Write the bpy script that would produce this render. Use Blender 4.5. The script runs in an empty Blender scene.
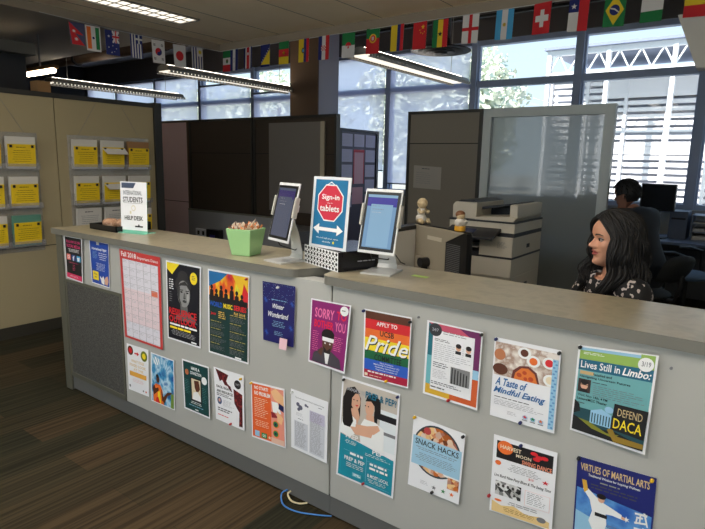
import bpy, bmesh, math, random
from mathutils import Vector, Matrix, Euler
C = bpy.context.scene.collection
PI = math.pi
def R(d): return math.radians(d)
# ------------------------------------------------------------ materials
_M = {}
def mat(name, col, rough=.6, metal=0, emit=None, estr=0, spec=.5, bump=None, alpha=None, coat=0):
    if name in _M: return _M[name]
    m = bpy.data.materials.new(name); m.use_nodes = True; nt = m.node_tree
    b = nt.nodes['Principled BSDF']
    b.inputs['Base Color'].default_value = (*col, 1); b.inputs['Roughness'].default_value = rough
    b.inputs['Metallic'].default_value = metal; b.inputs['Specular IOR Level'].default_value = spec
    b.inputs['Coat Weight'].default_value = coat
    if emit: b.inputs['Emission Color'].default_value = (*emit, 1); b.inputs['Emission Strength'].default_value = estr
    if bump:
        tc = nt.nodes.new('ShaderNodeTexCoord'); n = nt.nodes.new('ShaderNodeTexNoise'); n.inputs['Scale'].default_value = bump[0]
        nt.links.new(tc.outputs['Object'], n.inputs['Vector'])
        bp = nt.nodes.new('ShaderNodeBump'); bp.inputs['Strength'].default_value = bump[1]; bp.inputs['Distance'].default_value = .01
        nt.links.new(n.outputs['Fac'], bp.inputs['Height']); nt.links.new(bp.outputs['Normal'], b.inputs['Normal'])
    _M[name] = m; return m
def noisemat(name, cols, scale=30, rough=.7, kind='noise', stretch=(1,1,1), detail=4, bump=0, lo=.35, hi=.65, const=False, metal=0):
    if name in _M: return _M[name]
    m = mat(name, cols[0], rough, metal); nt = m.node_tree; b = nt.nodes['Principled BSDF']
    tc = nt.nodes.new('ShaderNodeTexCoord'); mp = nt.nodes.new('ShaderNodeMapping'); mp.inputs['Scale'].default_value = stretch
    nt.links.new(tc.outputs['Object'], mp.inputs['Vector'])
    if kind == 'voronoi':
        n = nt.nodes.new('ShaderNodeTexVoronoi'); n.inputs['Scale'].default_value = scale; out = n.outputs['Color']
        sep = nt.nodes.new('ShaderNodeSeparateColor'); nt.links.new(out, sep.inputs[0]); out = sep.outputs[0]; lo, hi = 0.05, .95
    else:
        n = nt.nodes.new('ShaderNodeTexNoise'); n.inputs['Scale'].default_value = scale; n.inputs['Detail'].default_value = detail; out = n.outputs['Fac']
    nt.links.new(mp.outputs[0], n.inputs['Vector'])
    r = nt.nodes.new('ShaderNodeValToRGB'); e = r.color_ramp
    if const: e.interpolation = 'CONSTANT'
    k = len(cols)
    e.elements[0].position = lo; e.elements[0].color = (*cols[0], 1); e.elements[1].position = hi; e.elements[1].color = (*cols[-1], 1)
    for i in range(1, k-1):
        x = e.elements.new(lo+(hi-lo)*i/(k-1)); x.color = (*cols[i], 1)
    nt.links.new(out, r.inputs[0]); nt.links.new(r.outputs[0], b.inputs['Base Color'])
    if bump:
        bp = nt.nodes.new('ShaderNodeBump'); bp.inputs['Strength'].default_value = bump; bp.inputs['Distance'].default_value = .01
        nt.links.new(out, bp.inputs['Height']); nt.links.new(bp.outputs['Normal'], b.inputs['Normal'])
    return m
def seethrough(name, col, amount, rough=.1, gloss=.08, translucent=0, tint=(1,1,1)):
    """transparent + diffuse/translucent + glossy mix"""
    if name in _M: return _M[name]
    m = bpy.data.materials.new(name); m.use_nodes = True; nt = m.node_tree; nt.nodes.clear()
    o = nt.nodes.new('ShaderNodeOutputMaterial'); t = nt.nodes.new('ShaderNodeBsdfTransparent'); t.inputs[0].default_value = (*tint, 1)
    d = nt.nodes.new('ShaderNodeBsdfDiffuse'); d.inputs[0].default_value = (*col, 1)
    body = d.outputs[0]
    if translucent:
        tr = nt.nodes.new('ShaderNodeBsdfTranslucent'); tr.inputs[0].default_value = (*col, 1)
        mx = nt.nodes.new('ShaderNodeMixShader'); mx.inputs[0].default_value = translucent
        nt.links.new(d.outputs[0], mx.inputs[1]); nt.links.new(tr.outputs[0], mx.inputs[2]); body = mx.outputs[0]
    g = nt.nodes.new('ShaderNodeBsdfGlossy'); g.inputs['Roughness'].default_value = rough
    m1 = nt.nodes.new('ShaderNodeMixShader'); m1.inputs[0].default_value = amount
    nt.links.new(body, m1.inputs[1]); nt.links.new(t.outputs[0], m1.inputs[2])
    m2 = nt.nodes.new('ShaderNodeMixShader'); m2.inputs[0].default_value = gloss
    nt.links.new(m1.outputs[0], m2.inputs[1]); nt.links.new(g.outputs[0], m2.inputs[2]); nt.links.new(m2.outputs[0], o.inputs[0])
    _M[name] = m; return m
def c(r, g, b):  # sRGB 0-255 -> linear
    f = lambda v: (v/255/12.92) if v/255 <= .04045 else ((v/255+.055)/1.055)**2.4
    return (f(r), f(g), f(b))
def pc(name, r, g, b, rough=.55, **k): return mat(name, c(r, g, b), rough, **k)
# ------------------------------------------------------------ mesh builder
class MB:
    def __init__(s): s.v = []; s.f = []; s.m = []; s.mats = []; s.T = None
    def mi(s, m):
        if m not in s.mats: s.mats.append(m)
        return s.mats.index(m)
    def add(s, vs, fs, m):
        o = len(s.v); k = s.mi(m)
        for p in vs:
            p = Vector(p)
            s.v.append(s.T @ p if s.T else p)
        for f in fs: s.f.append([i+o for i in f]); s.m.append(k)
        return s
    def box(s, x0, x1, y0, y1, z0, z1, m):
        vs = [(x, y, z) for z in (z0, z1) for y in (y0, y1) for x in (x0, x1)]
        return s.add(vs, [(0,2,3,1),(4,5,7,6),(0,1,5,4),(2,6,7,3),(0,4,6,2),(1,3,7,5)], m)
    def quad(s, a, b, c_, d, m): return s.add([a, b, c_, d], [(0,1,2,3)], m)
    def prism(s, poly, ax, d0, d1, m):
        """poly 2d in the two other axes"""
        def P(q, d):
            return (d, q[0], q[1]) if ax == 0 else (q[0], d, q[1]) if ax == 1 else (q[0], q[1], d)
        n = len(poly); vs = [P(q, d0) for q in poly]+[P(q, d1) for q in poly]
        fs = [tuple(range(n))[::-1], tuple(range(n, 2*n))]+[(i, (i+1) % n, n+(i+1) % n, n+i) for i in range(n)]
        return s.add(vs, fs, m)
    def tube(s, pts, r, m, n=8, closed=False, flat=1):
        pts = [Vector(p) for p in pts]; k = len(pts)
        rs = r if isinstance(r, (list, tuple)) else [r]*k
        vs = []; up = Vector((0, 0, 1)); prev = None
        for i, p in enumerate(pts):
            t = (pts[min(i+1, k-1)]-pts[max(i-1, 0)]).normalized()
            if prev is None:
                a = t.cross(up);
                if a.length < .05: a = t.cross(Vector((1, 0, 0)))
            else: a = prev-t*prev.dot(t)
            a.normalize(); prev = a; b = t.cross(a)
            for j in range(n):
                q = 2*PI*j/n; vs.append(p+(a*math.cos(q)+b*math.sin(q)*flat)*rs[i])
        fs = [(i*n+j, i*n+(j+1) % n, (i+1)*n+(j+1) % n, (i+1)*n+j) for i in range(k-1) for j in range(n)]
        fs += [tuple(range(n))[::-1], tuple(range((k-1)*n, k*n))]
        return s.add(vs, fs, m)
    def cyl(s, a, b, r, m, n=16, r2=None): return s.tube([a, b], [r, r if r2 is None else r2], m, n)
    def lathe(s, prof, m, n=24, o=(0, 0, 0)):
        vs = [(o[0]+r*math.cos(2*PI*j/n), o[1]+r*math.sin(2*PI*j/n), o[2]+z) for r, z in prof for j in range(n)]
        k = len(prof)
        fs = [(i*n+j, i*n+(j+1) % n, (i+1)*n+(j+1) % n, (i+1)*n+j) for i in range(k-1) for j in range(n)]
        return s.add(vs, fs+[tuple(range(n))[::-1], tuple(range((k-1)*n, k*n))], m)
    def ball(s, o, r, m, n=12, sc=(1, 1, 1)):
        vs = []; fs = []
        for i in range(n+1):
            t = PI*i/n
            for j in range(n*2):
                q = PI*j/n; vs.append((o[0]+r*sc[0]*math.sin(t)*math.cos(q), o[1]+r*sc[1]*math.sin(t)*math.sin(q), o[2]+r*sc[2]*math.cos(t)))
        for i in range(n):
            for j in range(n*2): fs.append((i*2*n+j, i*2*n+(j+1) % (2*n), (i+1)*2*n+(j+1) % (2*n), (i+1)*2*n+j))
        return s.add(vs, fs, m)
    def build(s, name, parent=None, origin=(0, 0, 0), smooth=False, bevel=0, seg=2):
        o3 = Vector(origin)
        me = bpy.data.meshes.new(name); me.from_pydata([p-o3 for p in s.v], [], s.f)
        for m in s.mats: me.materials.append(m)
        me.polygons.foreach_set('material_index', s.m)
        if smooth: me.polygons.foreach_set('use_smooth', [True]*len(s.f))
        me.update()
        o = bpy.data.objects.new(name, me); C.objects.link(o)
        if parent: o.parent = parent
        else: o.location = o3
        if bevel:
            b = o.modifiers.new('Bevel', 'BEVEL'); b.width = bevel; b.segments = seg; b.limit_method = 'ANGLE'
        return o
def tag(o, label=None, cat=None, group=None, kind=None):
    if label: o['label'] = label
    if cat: o['category'] = cat
    if group: o['group'] = group
    if kind: o['kind'] = kind
    return o
def thing(name, loc, label, cat, rz=0, group=None):
    o = bpy.data.objects.new(name, None); C.objects.link(o); o.location = loc; o.rotation_euler = (0, 0, rz); o.empty_display_size = .1
    return tag(o, label, cat, group)
def dup(o, parent=None):
    d = o.copy(); C.objects.link(d); d.parent = parent
    for ch in list(o.children): dup(ch, d)
    return d
def struct(mb, name, **k): return tag(mb.build(name, **k), kind='structure')
# text -> triangles in a unit box
_TX = {}
def text_geo(s, bold=0, shear=0):
    key = (s, bold, shear)
    if key in _TX: return _TX[key]
    cu = bpy.data.curves.new('t', 'FONT'); cu.body = s; cu.resolution_u = 2; cu.offset = bold; cu.shear = shear; cu.fill_mode = 'FRONT'
    o = bpy.data.objects.new('t', cu); C.objects.link(o); dg = bpy.context.evaluated_depsgraph_get(); dg.update()
    me = bpy.data.meshes.new_from_object(o.evaluated_get(dg))
    vs = [(v.co.x, v.co.y) for v in me.vertices]; fs = [tuple(p.vertices) for p in me.polygons]
    bpy.data.objects.remove(o); bpy.data.curves.remove(cu); bpy.data.meshes.remove(me)
    x0 = min(v[0] for v in vs); x1 = max(v[0] for v in vs); y0 = min(v[1] for v in vs); y1 = max(v[1] for v in vs)
    _TX[key] = ([((x-x0)/(x1-x0), 1-(y-y0)/(y1-y0)) for x, y in vs], fs); return _TX[key]
# a printed sheet: design in u (right), v (down) on a quad with its four corners in world space
class Sheet:
    def __init__(s, tl, tr, br, bl, base=None, step=.00022, thick=.0006, mb=None):
        s.c = [Vector(q) for q in (tl, tr, br, bl)]; s.mb = mb or MB(); s.k = 1; s.step = step
        s.n = (s.c[3]-s.c[0]).cross(s.c[1]-s.c[0]).normalized()  # towards the viewer
        s.c[2] -= s.n*(s.c[2]-s.c[0]).dot(s.n)   # keep the sheet flat
        if base:
            b = [q for q in s.c]; bk = [q-s.n*thick for q in b]
            s.mb.add(b+bk, [(3,2,1,0), (4,5,6,7), (0,1,5,4), (1,2,6,5), (2,3,7,6), (3,0,4,7)], base)
    def P(s, u, v):
        a = s.c[0].lerp(s.c[1], u); b = s.c[3].lerp(s.c[2], u); return a.lerp(b, v)+s.n*s.step*s.k
    def poly(s, pts, m, hold=False):
        s.mb.add([s.P(*q) for q in pts], [tuple(range(len(pts)))], m)
        if not hold: s.k += 1
    def rect(s, u0, v0, u1, v1, m, hold=False): s.poly([(u0, v0), (u1, v0), (u1, v1), (u0, v1)], m, hold)
    def ell(s, u, v, ru, rv, m, n=20, hold=False): s.poly([(u+ru*math.cos(2*PI*i/n), v+rv*math.sin(2*PI*i/n)) for i in range(n)], m, hold)
    def text(s, t, u0, v0, u1, v1, m, bold=.01, shear=0, hold=False):
        vs, fs = text_geo(t, bold, shear)
        s.mb.add([s.P(u0+(u1-u0)*a, v0+(v1-v0)*b) for a, b in vs], fs, m)
        if not hold: s.k += 1
    def lines(s, u0, v0, u1, v1, n, m, fill=.5, center=False, seed=1, words=True):
        rnd = random.Random(seed); h = (v1-v0)/n
        if words: fill *= .72
        if m is INK and words: m = DINK
        for i in range(n):
            L = (u1-u0)*rnd.uniform(.7, 1); a = u0+((u1-u0-L)/2 if center else 0); e = a+L; x = a
            while x < e-.01:
                w = min(rnd.uniform(.03, .11)*(1 if words else 3), e-x)
                s.rect(x, v0+i*h, x+w, v0+i*h+h*fill, m, hold=True); x += w+.018
        s.k += 1
def star(u, v, r, rv, n=5, rot=-PI/2, inner=.4):
    return [(u+(r if i % 2 == 0 else r*inner)*math.cos(rot+PI*i/n), v+(rv if i % 2 == 0 else rv*inner)*math.sin(rot+PI*i/n)) for i in range(2*n)]
# ------------------------------------------------------------ camera (photo 705 x 529)
f, yaw, pit, rol, D, H = 560.754, -0.636525, 0.180765, 0.021218, 1.726631, 1.51923
fw = Vector((math.sin(yaw)*math.cos(pit), math.cos(yaw)*math.cos(pit), -math.sin(pit)))
r0 = Vector((math.cos(yaw), -math.sin(yaw), 0)); u0 = r0.cross(fw)
rr = math.cos(rol)*r0+math.sin(rol)*u0; uu = -math.sin(rol)*r0+math.cos(rol)*u0
cam = bpy.data.cameras.new('camera'); cam.sensor_width = 36; cam.lens = f*36/705; cam.clip_start = .05; cam.clip_end = 300
co = bpy.data.objects.new('camera', cam); C.objects.link(co)
co.matrix_world = Matrix(((rr.x, uu.x, -fw.x, 0), (rr.y, uu.y, -fw.y, -D), (rr.z, uu.z, -fw.z, H), (0, 0, 0, 1)))
sc = bpy.context.scene; sc.camera = co
sc.view_settings.view_transform = 'Standard'; sc.view_settings.look = 'None'; sc.view_settings.gamma = 1; sc.view_settings.exposure = 0
# ------------------------------------------------------------ shared materials
WHITE = pc('paper_white', 236, 236, 240, .7); INK = pc('ink_black', 22, 22, 26); GREY = pc('ink_grey', 120, 120, 125)
LGREY = pc('ink_light_grey', 178, 178, 184); DINK = pc('ink_soft', 74, 74, 80)
panel_m = pc('panel_laminate', 176, 175, 170, .42); olive_m = pc('trim_olive_grey', 90, 88, 76, .5)
kick_m = pc('kick_plate_grey', 98, 98, 96, .5); dark_m = pc('dark_gap', 14, 14, 14, .8)
part_m = noisemat('partition_fabric', [c(126, 120, 110), c(116, 110, 100)], 300, .9); black_m = pc('black_plastic', 20, 20, 22, .4)
bronze_m = pc('bronze_frame', 44, 42, 38, .5); alu_m = pc('brushed_aluminium', 205, 205, 203, .35, metal=.25)
cream_m = pc('cream_plastic', 196, 192, 182, .5); whitep_m = pc('white_plastic', 225, 225, 225, .4)
SKY, SUN, EXPO = 1.3, 9, 0.12
# ============================================================ SETTING
def carpet():
    m = mat('striped_carpet', (.1, .08, .06), .95, spec=.1); nt = m.node_tree; b = nt.nodes['Principled BSDF']; N = nt.nodes.new; L = nt.links.new
    tc = N('ShaderNodeTexCoord'); mp = N('ShaderNodeMapping'); mp.inputs['Rotation'].default_value = (0, 0, PI/2); L(tc.outputs['Object'], mp.inputs[0])
    br = N('ShaderNodeTexBrick'); br.inputs['Scale'].default_value = 1; br.inputs['Brick Width'].default_value = .92; br.inputs['Row Height'].default_value = .23
    br.inputs['Mortar Size'].default_value = .001; br.inputs['Color1'].default_value = (0, 0, 0, 1); br.inputs['Color2'].default_value = (1, 1, 1, 1); br.inputs['Bias'].default_value = 0
    L(mp.outputs[0], br.inputs['Vector'])
    rp = N('ShaderNodeValToRGB'); e = rp.color_ramp.elements; e[0].color = (*c(46, 45, 35), 1); e[1].color = (*c(72, 59, 43), 1)
    x = rp.color_ramp.elements.new(.5); x.color = (*c(57, 51, 38), 1)
    L(br.outputs['Color'], rp.inputs[0])
    m2 = N('ShaderNodeMapping'); m2.inputs['Scale'].default_value = (60, .8, 1); L(tc.outputs['Object'], m2.inputs[0])
    n = N('ShaderNodeTexNoise'); n.inputs['Scale'].default_value = 1; n.inputs['Detail'].default_value = 3; L(m2.outputs[0], n.inputs['Vector'])
    r2 = N('ShaderNodeValToRGB'); r2.color_ramp.elements[0].position = .38; r2.color_ramp.elements[0].color = (.6, .6, .6, 1); r2.color_ramp.elements[1].position = .62; r2.color_ramp.elements[1].color = (1.2, 1.17, 1.1, 1)
    L(n.outputs['Fac'], r2.inputs[0])
    mx = N('ShaderNodeMix'); mx.data_type = 'RGBA'; mx.blend_type = 'MULTIPLY'; mx.inputs[0].default_value = 1
    L(rp.outputs[0], mx.inputs[6]); L(r2.outputs[0], mx.inputs[7]); L(mx.outputs[2], b.inputs['Base Color'])
    return m
struct(MB().box(-15, 3, -4, 6.3, -.1, 0, carpet()), 'floor')
ceil_m = noisemat('ceiling_plaster', [c(246, 228, 196), c(249, 232, 202)], 3, .75)
upper_m = pc('upper_ceiling_grey', 168, 162, 158, .9)
mb = MB(); mb.box(-5.55, 3, -4, 3.0, 2.88, 2.98, ceil_m)
for x in (-5.3, -4.55, -3.78, -3.2, -2.45, -1.7, -.95, -.2): mb.box(x-.003, x+.003, -4, 2.99, 2.8785, 2.88, pc('ceiling_seam', 110, 100, 84))
fas = pc('ceiling_fascia', 150, 138, 124, .6); mb.box(-5.57, -5.55, -4, 3.02, 2.80, 2.98, fas); mb.box(-5.55, 3, 3.0, 3.02, 2.80, 2.98, fas)
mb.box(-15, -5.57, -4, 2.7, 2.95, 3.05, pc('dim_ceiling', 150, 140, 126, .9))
struct(mb, 'ceiling')
mb = MB(); mb.box(-15, 3, -.5, 6.3, 3.7, 3.8, upper_m); struct(mb, 'ceiling_upper')
jo = pc('steel_joist_dark', 40, 38, 36, .7)
for i, y in enumerate((3.6, 4.5, 5.4)):
    mb = MB(); mb.box(-5.5, 3, y-.03, y+.03, 3.62, 3.68, jo); mb.box(-5.5, 3, y-.03, y+.03, 3.38, 3.41, jo)
    x = -5.4
    while x < 2.8:
        mb.tube([(x, y, 3.4), (x+.25, y, 3.64), (x+.5, y, 3.4)], .012, jo, 5); x += .5
    struct(mb, 'trim_%d' % (i+3))
wall_m = pc('painted_wall', 212, 206, 190, .85); navy = pc('dark_navy_wall', 22, 24, 30, .8)
struct(MB().box(-15, 3, -4.1, -4, 0, .12, wall_m).box(-15, 3, -4.1, -4, 2.65, 3.8, wall_m).box(-15, -5.2, -4.1, -4, .12, 2.65, wall_m).box(2.4, 3, -4.1, -4, .12, 2.65, wall_m).box(-1.5, -1.3, -4.1, -4, .12, 2.65, wall_m), 'wall_back')  # openings in this unseen wall added to let daylight brighten the room
struct(MB().box(-16, 5, -5.2, -4.1, 2.9, 3.0, wall_m), 'trim_6')   # unseen overhang added to hold back sun at the back openings
struct(MB().box(-25, 15, -30, -4.1, -.1, -.02, pc('bounce_paving_pale', 226, 220, 206, .9)), 'ground_back')  # unseen ground, made pale to bounce sunlight up to the ceiling
struct(MB().box(3, 3.1, -4.1, 6.3, 0, 3.8, wall_m), 'wall_right')
struct(MB().box(-5.35, -5.2, -4, .6, 0, 2.42, navy), 'wall_left')
struct(MB().box(-15.1, -15, -4, 6.3, 0, 3.8, wall_m), 'wall_far_left')
struct(MB().box(-14.3, -14.2, .6, 6.2, 0, 3.8, navy), 'wall_partition')
struct(MB().box(-14.2, -5.57, 2.6, 2.7, 3.05, 3.7, upper_m).box(-5.55, 3, -.6, -.5, 2.98, 3.8, navy).box(-15, -14.3, .5, .6, 0, 3.7, navy).box(-14.3, -5.35, .5, .6, 0, 2.42, navy), 'wall_partition')
# window wall at y 6.1
brown = pc('brown_beam', 96, 90, 88, .8)
mb = MB(); mb.box(-15, 3, 6.1, 6.25, 0, 1.02, wall_m); mb.box(-15, 3, 6.05, 6.25, 3.25, 3.8, brown); struct(mb, 'wall_window')
struct(MB().box(-15, 3, 5.98, 6.12, 1.0, 1.04, pc('window_sill', 150, 152, 156)), 'window_sill')
fr = pc('window_frame_blue_grey', 168, 180, 208, .5); glass = seethrough('window_glass', (.8, .9, 1), 1.0, .02, .04)
shade = seethrough('roller_shade_fabric', c(228, 226, 250), .26, .5, 0, translucent=.85)
sh_bar = pc('shade_bar', 130, 136, 150)
mx_ = [-14.2, -12.9, -11.35, -9.8, -8.22, -6.66, -5.12, -3.66, -2.2, -.78, .7, 2.9]
for i in range(len(mx_)-1):
    a, b = mx_[i], mx_[i+1]
    mb = MB()
    mb.box(a-.045, a+.045, 6.05, 6.2, 1.02, 3.25, fr)
    mb.box(a+.045, b-.045, 6.08, 6.2, 2.61, 2.70, fr); mb.box(a+.045, b-.045, 6.08, 6.2, 3.18, 3.25, fr); mb.box(a+.045, b-.045, 6.08, 6.2, 1.02, 1.1, fr)
    for (z0, z1) in ((1.1, 2.61), (2.70, 3.18)):   # slim sash inside each light
        mb.box(a+.045, a+.07, 6.1, 6.16, z0, z1, fr); mb.box(b-.07, b-.045, 6.1, 6.16, z0, z1, fr)
    w = struct(mb, 'window_%d' % (i+1))
    g = MB(); g.box(a+.07, b-.07, 6.125, 6.131, 1.1, 3.18, glass); g.build('glass_pane', w)
def roller(a, b, z0, z1, lab):
    t = thing('roller_shade', ((a+b)/2, 6.04, z1), lab, 'window shade', group=None)
    MB().quad((a+.05, 6.04, z0), (b-.05, 6.04, z0), (b-.05, 6.04, z1), (a+.05, 6.04, z1), shade).build('shade_fabric', t, origin=t.location)
    MB().cyl((a+.05, 6.03, z1), (b-.05, 6.03, z1), .02, sh_bar, 12).build('roller_tube', t, origin=t.location)
    MB().box(a+.05, b-.05, 6.03, 6.046, z0-.02, z0, sh_bar).build('bottom_bar', t, origin=t.location)
roller(-14.2, -12.9, 1.2, 3.2, 'translucent roller shade in the window bay farthest left, above the hanging light')
roller(-12.9, -11.35, 1.2, 3.2, 'translucent roller shade in the second window bay from the left')
roller(-11.35, -9.8, 1.2, 3.2, 'translucent roller shade over the pink-panelled partition')
roller(-9.8, -8.22, 1.2, 2.98, 'translucent roller shade lowered below the Honduran flag, bright glass above it')
roller(-8.22, -6.66, 1.2, 2.76, 'half lowered roller shade just left of the brown column')
roller(-6.66, -5.12, 1.4, 3.2, 'translucent roller shade just right of the brown column')
roller(-5.12, -3.66, 1.2, 3.2, 'translucent roller shade behind the hanging light beside the round ceiling diffuser')
# column
mb = MB(); mb.box(-6.26, -5.69, 5.0, 5.02, 0, 3.7, pc('column_brown', 104, 80, 58, .7)); mb.box(-6.26, -5.69, 5.02, 5.5, 0, 3.7, pc('column_grey', 168, 162, 164, .8)); struct(mb, 'column')
# pipes
pm = pc('duct_brown', 98, 78, 60, .5, metal=.3)
t = thing('ceiling_pipe', (-10, 3.55, 3.2), 'long brown round duct under the open ceiling behind the leftmost flags', 'pipe')
MB().cyl((-14.1, 3.4, 3.12), (-5.7, 3.4, 3.12), .085, pm, 18).build('pipe_run', t, origin=t.location, smooth=True)
for x in (-9.6, -7.2): 
    MB().cyl((x-.03, 3.4, 3.12), (x+.03, 3.4, 3.12), .1, jo, 18).cyl((x, 3.4, 3.2), (x, 3.4, 3.7), .008, jo, 6).build('pipe_bracket', t, origin=t.location)
# sloped bulkhead top right
struct(MB().prism([(-.70, 2.60), (-.545, 2.225), (2.9, 2.225), (2.9, 2.795), (-.45, 2.795), (-.45, 2.60)], 1, 3.06, 3.2, pc('bulkhead_panel', 205, 202, 198, .8)), 'trim_1')
struct(MB().box(-5.36, -5.08, -2.5, .63, 2.34, 2.43, pc('dark_duct_box', 58, 58, 56, .6)), 'trim_2')

# ============================================================ LIGHTS (seen fixtures and added unseen ones)
lamp_m = mat('lamp_diffuser_lit', (1, .97, .9), .5, emit=(1, .93, .8), estr=1.3)
lampo = mat('added_lamp_bright', (1, .97, .9), .5, emit=(1, .95, .88), estr=13)
lampup = mat('uplight_lit', (1, .95, .85), .5, emit=(1, .92, .8), estr=8)
lampw = mat('lamp_tube_lit', (1, .95, .85), .5, emit=(1, .86, .62), estr=14)
lampc = mat('hanging_lamp_lens', (1, .97, .9), .5, emit=(1, .9, .74), estr=1.1)
fixm = pc('fixture_grey', 150, 146, 140, .5, metal=.4)
def troffer(x0, x1, y0, y1, lab, group=None, lm=None):
    t = thing('ceiling_light', ((x0+x1)/2, (y0+y1)/2, 2.88), lab, 'ceiling light', group=group); o = t.location
    m = MB(); w = .018
    m.box(x0, x1, y0, y0+w, 2.865, 2.88, fixm).box(x0, x1, y1-w, y1, 2.865, 2.88, fixm).box(x0, x0+w, y0+w, y1-w, 2.865, 2.88, fixm).box(x1-w, x1, y0+w, y1-w, 2.865, 2.88, fixm).build('frame', t, origin=o)
    MB().box(x0+w, x1-w, y0+w, y1-w, 2.875, 2.879, lm or lamp_m).build('diffuser', t, origin=o)
    g = MB(); xm = (x0+x1)/2; g.box(xm-.004, xm+.004, y0+w, y1-w, 2.867, 2.875, fixm)
    y = y0+.1
    while y < y1-.05: g.box(x0+w, x1-w, y-.002, y+.002, 2.867, 2.875, fixm); y += .1
    g.build('louvre', t, origin=o)
troffer(-5.07, -4.765, .77, 2.087, 'recessed ceiling light with a louvre above the left end of the counter')
for i, (x, y) in enumerate(((-3.6, -2.4), (-2.2, -1.9), (-.7, -2.4), (.9, -1.9), (-2.1, -.3))):  # unseen lamps added to brighten the counter front
    troffer(x-.3, x+.3, y-.6, y+.6, 'added louvre ceiling light out of the picture, above the visitors', 'added ceiling lights out of the picture', lampo)
def hanging(x, y0, y1, z, lab):
    t = thing('pendant_light', (x, (y0+y1)/2, z), lab, 'hanging light', group=None); o = t.location
    m = MB(); m.prism([(x-.13, z), (x-.1, z+.05), (x-.03, z+.075), (x+.03, z+.075), (x+.1, z+.05), (x+.13, z), (x+.12, z), (x-.12, z)], 1, y0, y1, fixm).build('housing', t, origin=o)
    MB().box(x-.105, x+.105, y0+.02, y1-.02, z-.006, z-.001, lampc).build('lens', t, origin=o)
    MB().box(x-.035, x+.035, y0+.05, y1-.05, z+.0755, z+.077, lampup).build('uplight_lens', t, origin=o)
    g = MB(); y = y0+.03
    while y < y1: g.box(x+.115, x+.135, y, y+.028, z-.024, z+.008, fixm).box(x-.135, x-.115, y, y+.028, z-.024, z+.008, fixm); y += .055
    g.box(x+.115, x+.135, y0, y1, z-.03, z-.022, fixm).box(x-.135, x-.115, y0, y1, z-.03, z-.022, fixm)
    g.build('side_louvre', t, origin=o)
    for yy in (y0+.3, y1-.3): MB().cyl((x, yy, z+.07), (x, yy, 3.7), .004, fixm, 5).build('hanger_cable', t, origin=o)
hanging(-3.56, 3.12, 5.46, 2.6, 'long hanging light nearest the round ceiling diffuser, below the Algerian flag')
hanging(-6.33, 2.74, 5.14, 2.6, 'long hanging light in the middle of the row, left of the brown column')
hanging(-8.9, 2.55, 4.9, 2.6, 'long hanging light farthest left, above the leaflet racks')
t = thing('strip_light', (-7.27, 1.7, 2.5), 'short bare lit fluorescent strip light glowing above the left partition', 'strip light'); o = t.location
MB().box(-7.62, -6.93, 1.66, 1.74, 2.53, 2.57, pc('strip_housing', 150, 110, 70)).build('housing', t, origin=o)
MB().cyl((-7.6, 1.69, 2.505), (-6.95, 1.69, 2.505), .03, lampw, 12).build('lamp_tube', t, origin=o)
MB().cyl((-7.3, 1.7, 2.57), (-7.3, 1.7, 3.7), .01, fixm, 6).build('hanger', t, origin=o)
# round diffuser
t = thing('air_diffuser', (-3.25, 4.28, 2.8), 'round dark air diffuser hanging behind the Ghanaian flag', 'air vent'); o = t.location
dm = pc('diffuser_dark_metal', 34, 33, 35, .6)
MB().lathe([(.10, .14), (.12, .05), (.34, .0), (.345, -.01), (.33, -.012)], dm, 32, o).build('outer_cone', t, origin=o, smooth=True)
MB().lathe([(.25, .0), (.26, -.022), (.2, -.018)], jo, 32, o).lathe([(.16, .0), (.17, -.03), (.11, -.026)], dm, 32, o).lathe([(.07, .0), (.08, -.036), (.01, -.036)], jo, 32, o).build('inner_rings', t, origin=o, smooth=True)
MB().cyl((o.x, o.y, 2.93), (o.x, o.y, 3.7), .11, jo, 20).build('duct_neck', t, origin=o, smooth=True)

# ============================================================ PARTITIONS
def joined_panel(name, x0, x1, y, z1, lab, m=part_m, seam=1.75, frame=bronze_m):
    t = thing(name, ((x0+x1)/2, y, 0), lab, 'partition'); o = t.location
    MB().box(x0+.03, x1-.03, y, y+.05, .1, z1-.03, m).box(x0+.03, x1-.03, y-.002, y, seam-.004, seam+.004, dark_m).build('fabric_panel', t, origin=o)
    MB().box(x0, x1, y-.01, y+.06, z1-.03, z1, frame).box(x0, x0+.03, y-.01, y+.06, .1, z1-.03, frame).box(x1-.03, x1, y-.01, y+.06, .1, z1-.03, frame).build('frame', t, origin=o)
    MB().box(x0, x1, y-.01, y+.06, 0, .1, kick_m).build('base', t, origin=o); return t
tan_m = noisemat('tan_wall_fabric', [c(164, 150, 118), c(156, 142, 110)], 260, .9)
def side_panel(y0, y1, x, lab, w=.07):
    t = thing('partition_panel', (x, (y0+y1)/2, 0), lab, 'partition'); o = t.location
    MB().box(x-w, x, y0+.004, y1-.004, .1, 2.0, tan_m).box(x, x+.001, y0+.004, y1-.004, .752, .758, dark_m).build('fabric_panel', t, origin=o)
    MB().box(x-w-.005, x+.005, y0, y1, 2.0, 2.04, bronze_m).build('top_cap', t, origin=o)
    MB().box(x-w-.005, x+.006, y0, y1, 0, .1, pc('wall_base_dark', 52, 48, 40)).build('base', t, origin=o); return t
side_panel(-1.35, -.33, -4.98, 'tan partition panel out of the picture on the left')
side_panel(-.33, .70, -4.98, 'tan partition panel holding the left leaflet rack')
t = side_panel(.70, 1.66, -4.98, 'tan partition panel holding the right leaflet rack')
MB().box(-5.07, -4.96, 1.66, 1.74, 0, 2.05, bronze_m).build('end_post', t, origin=t.location)
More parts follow.
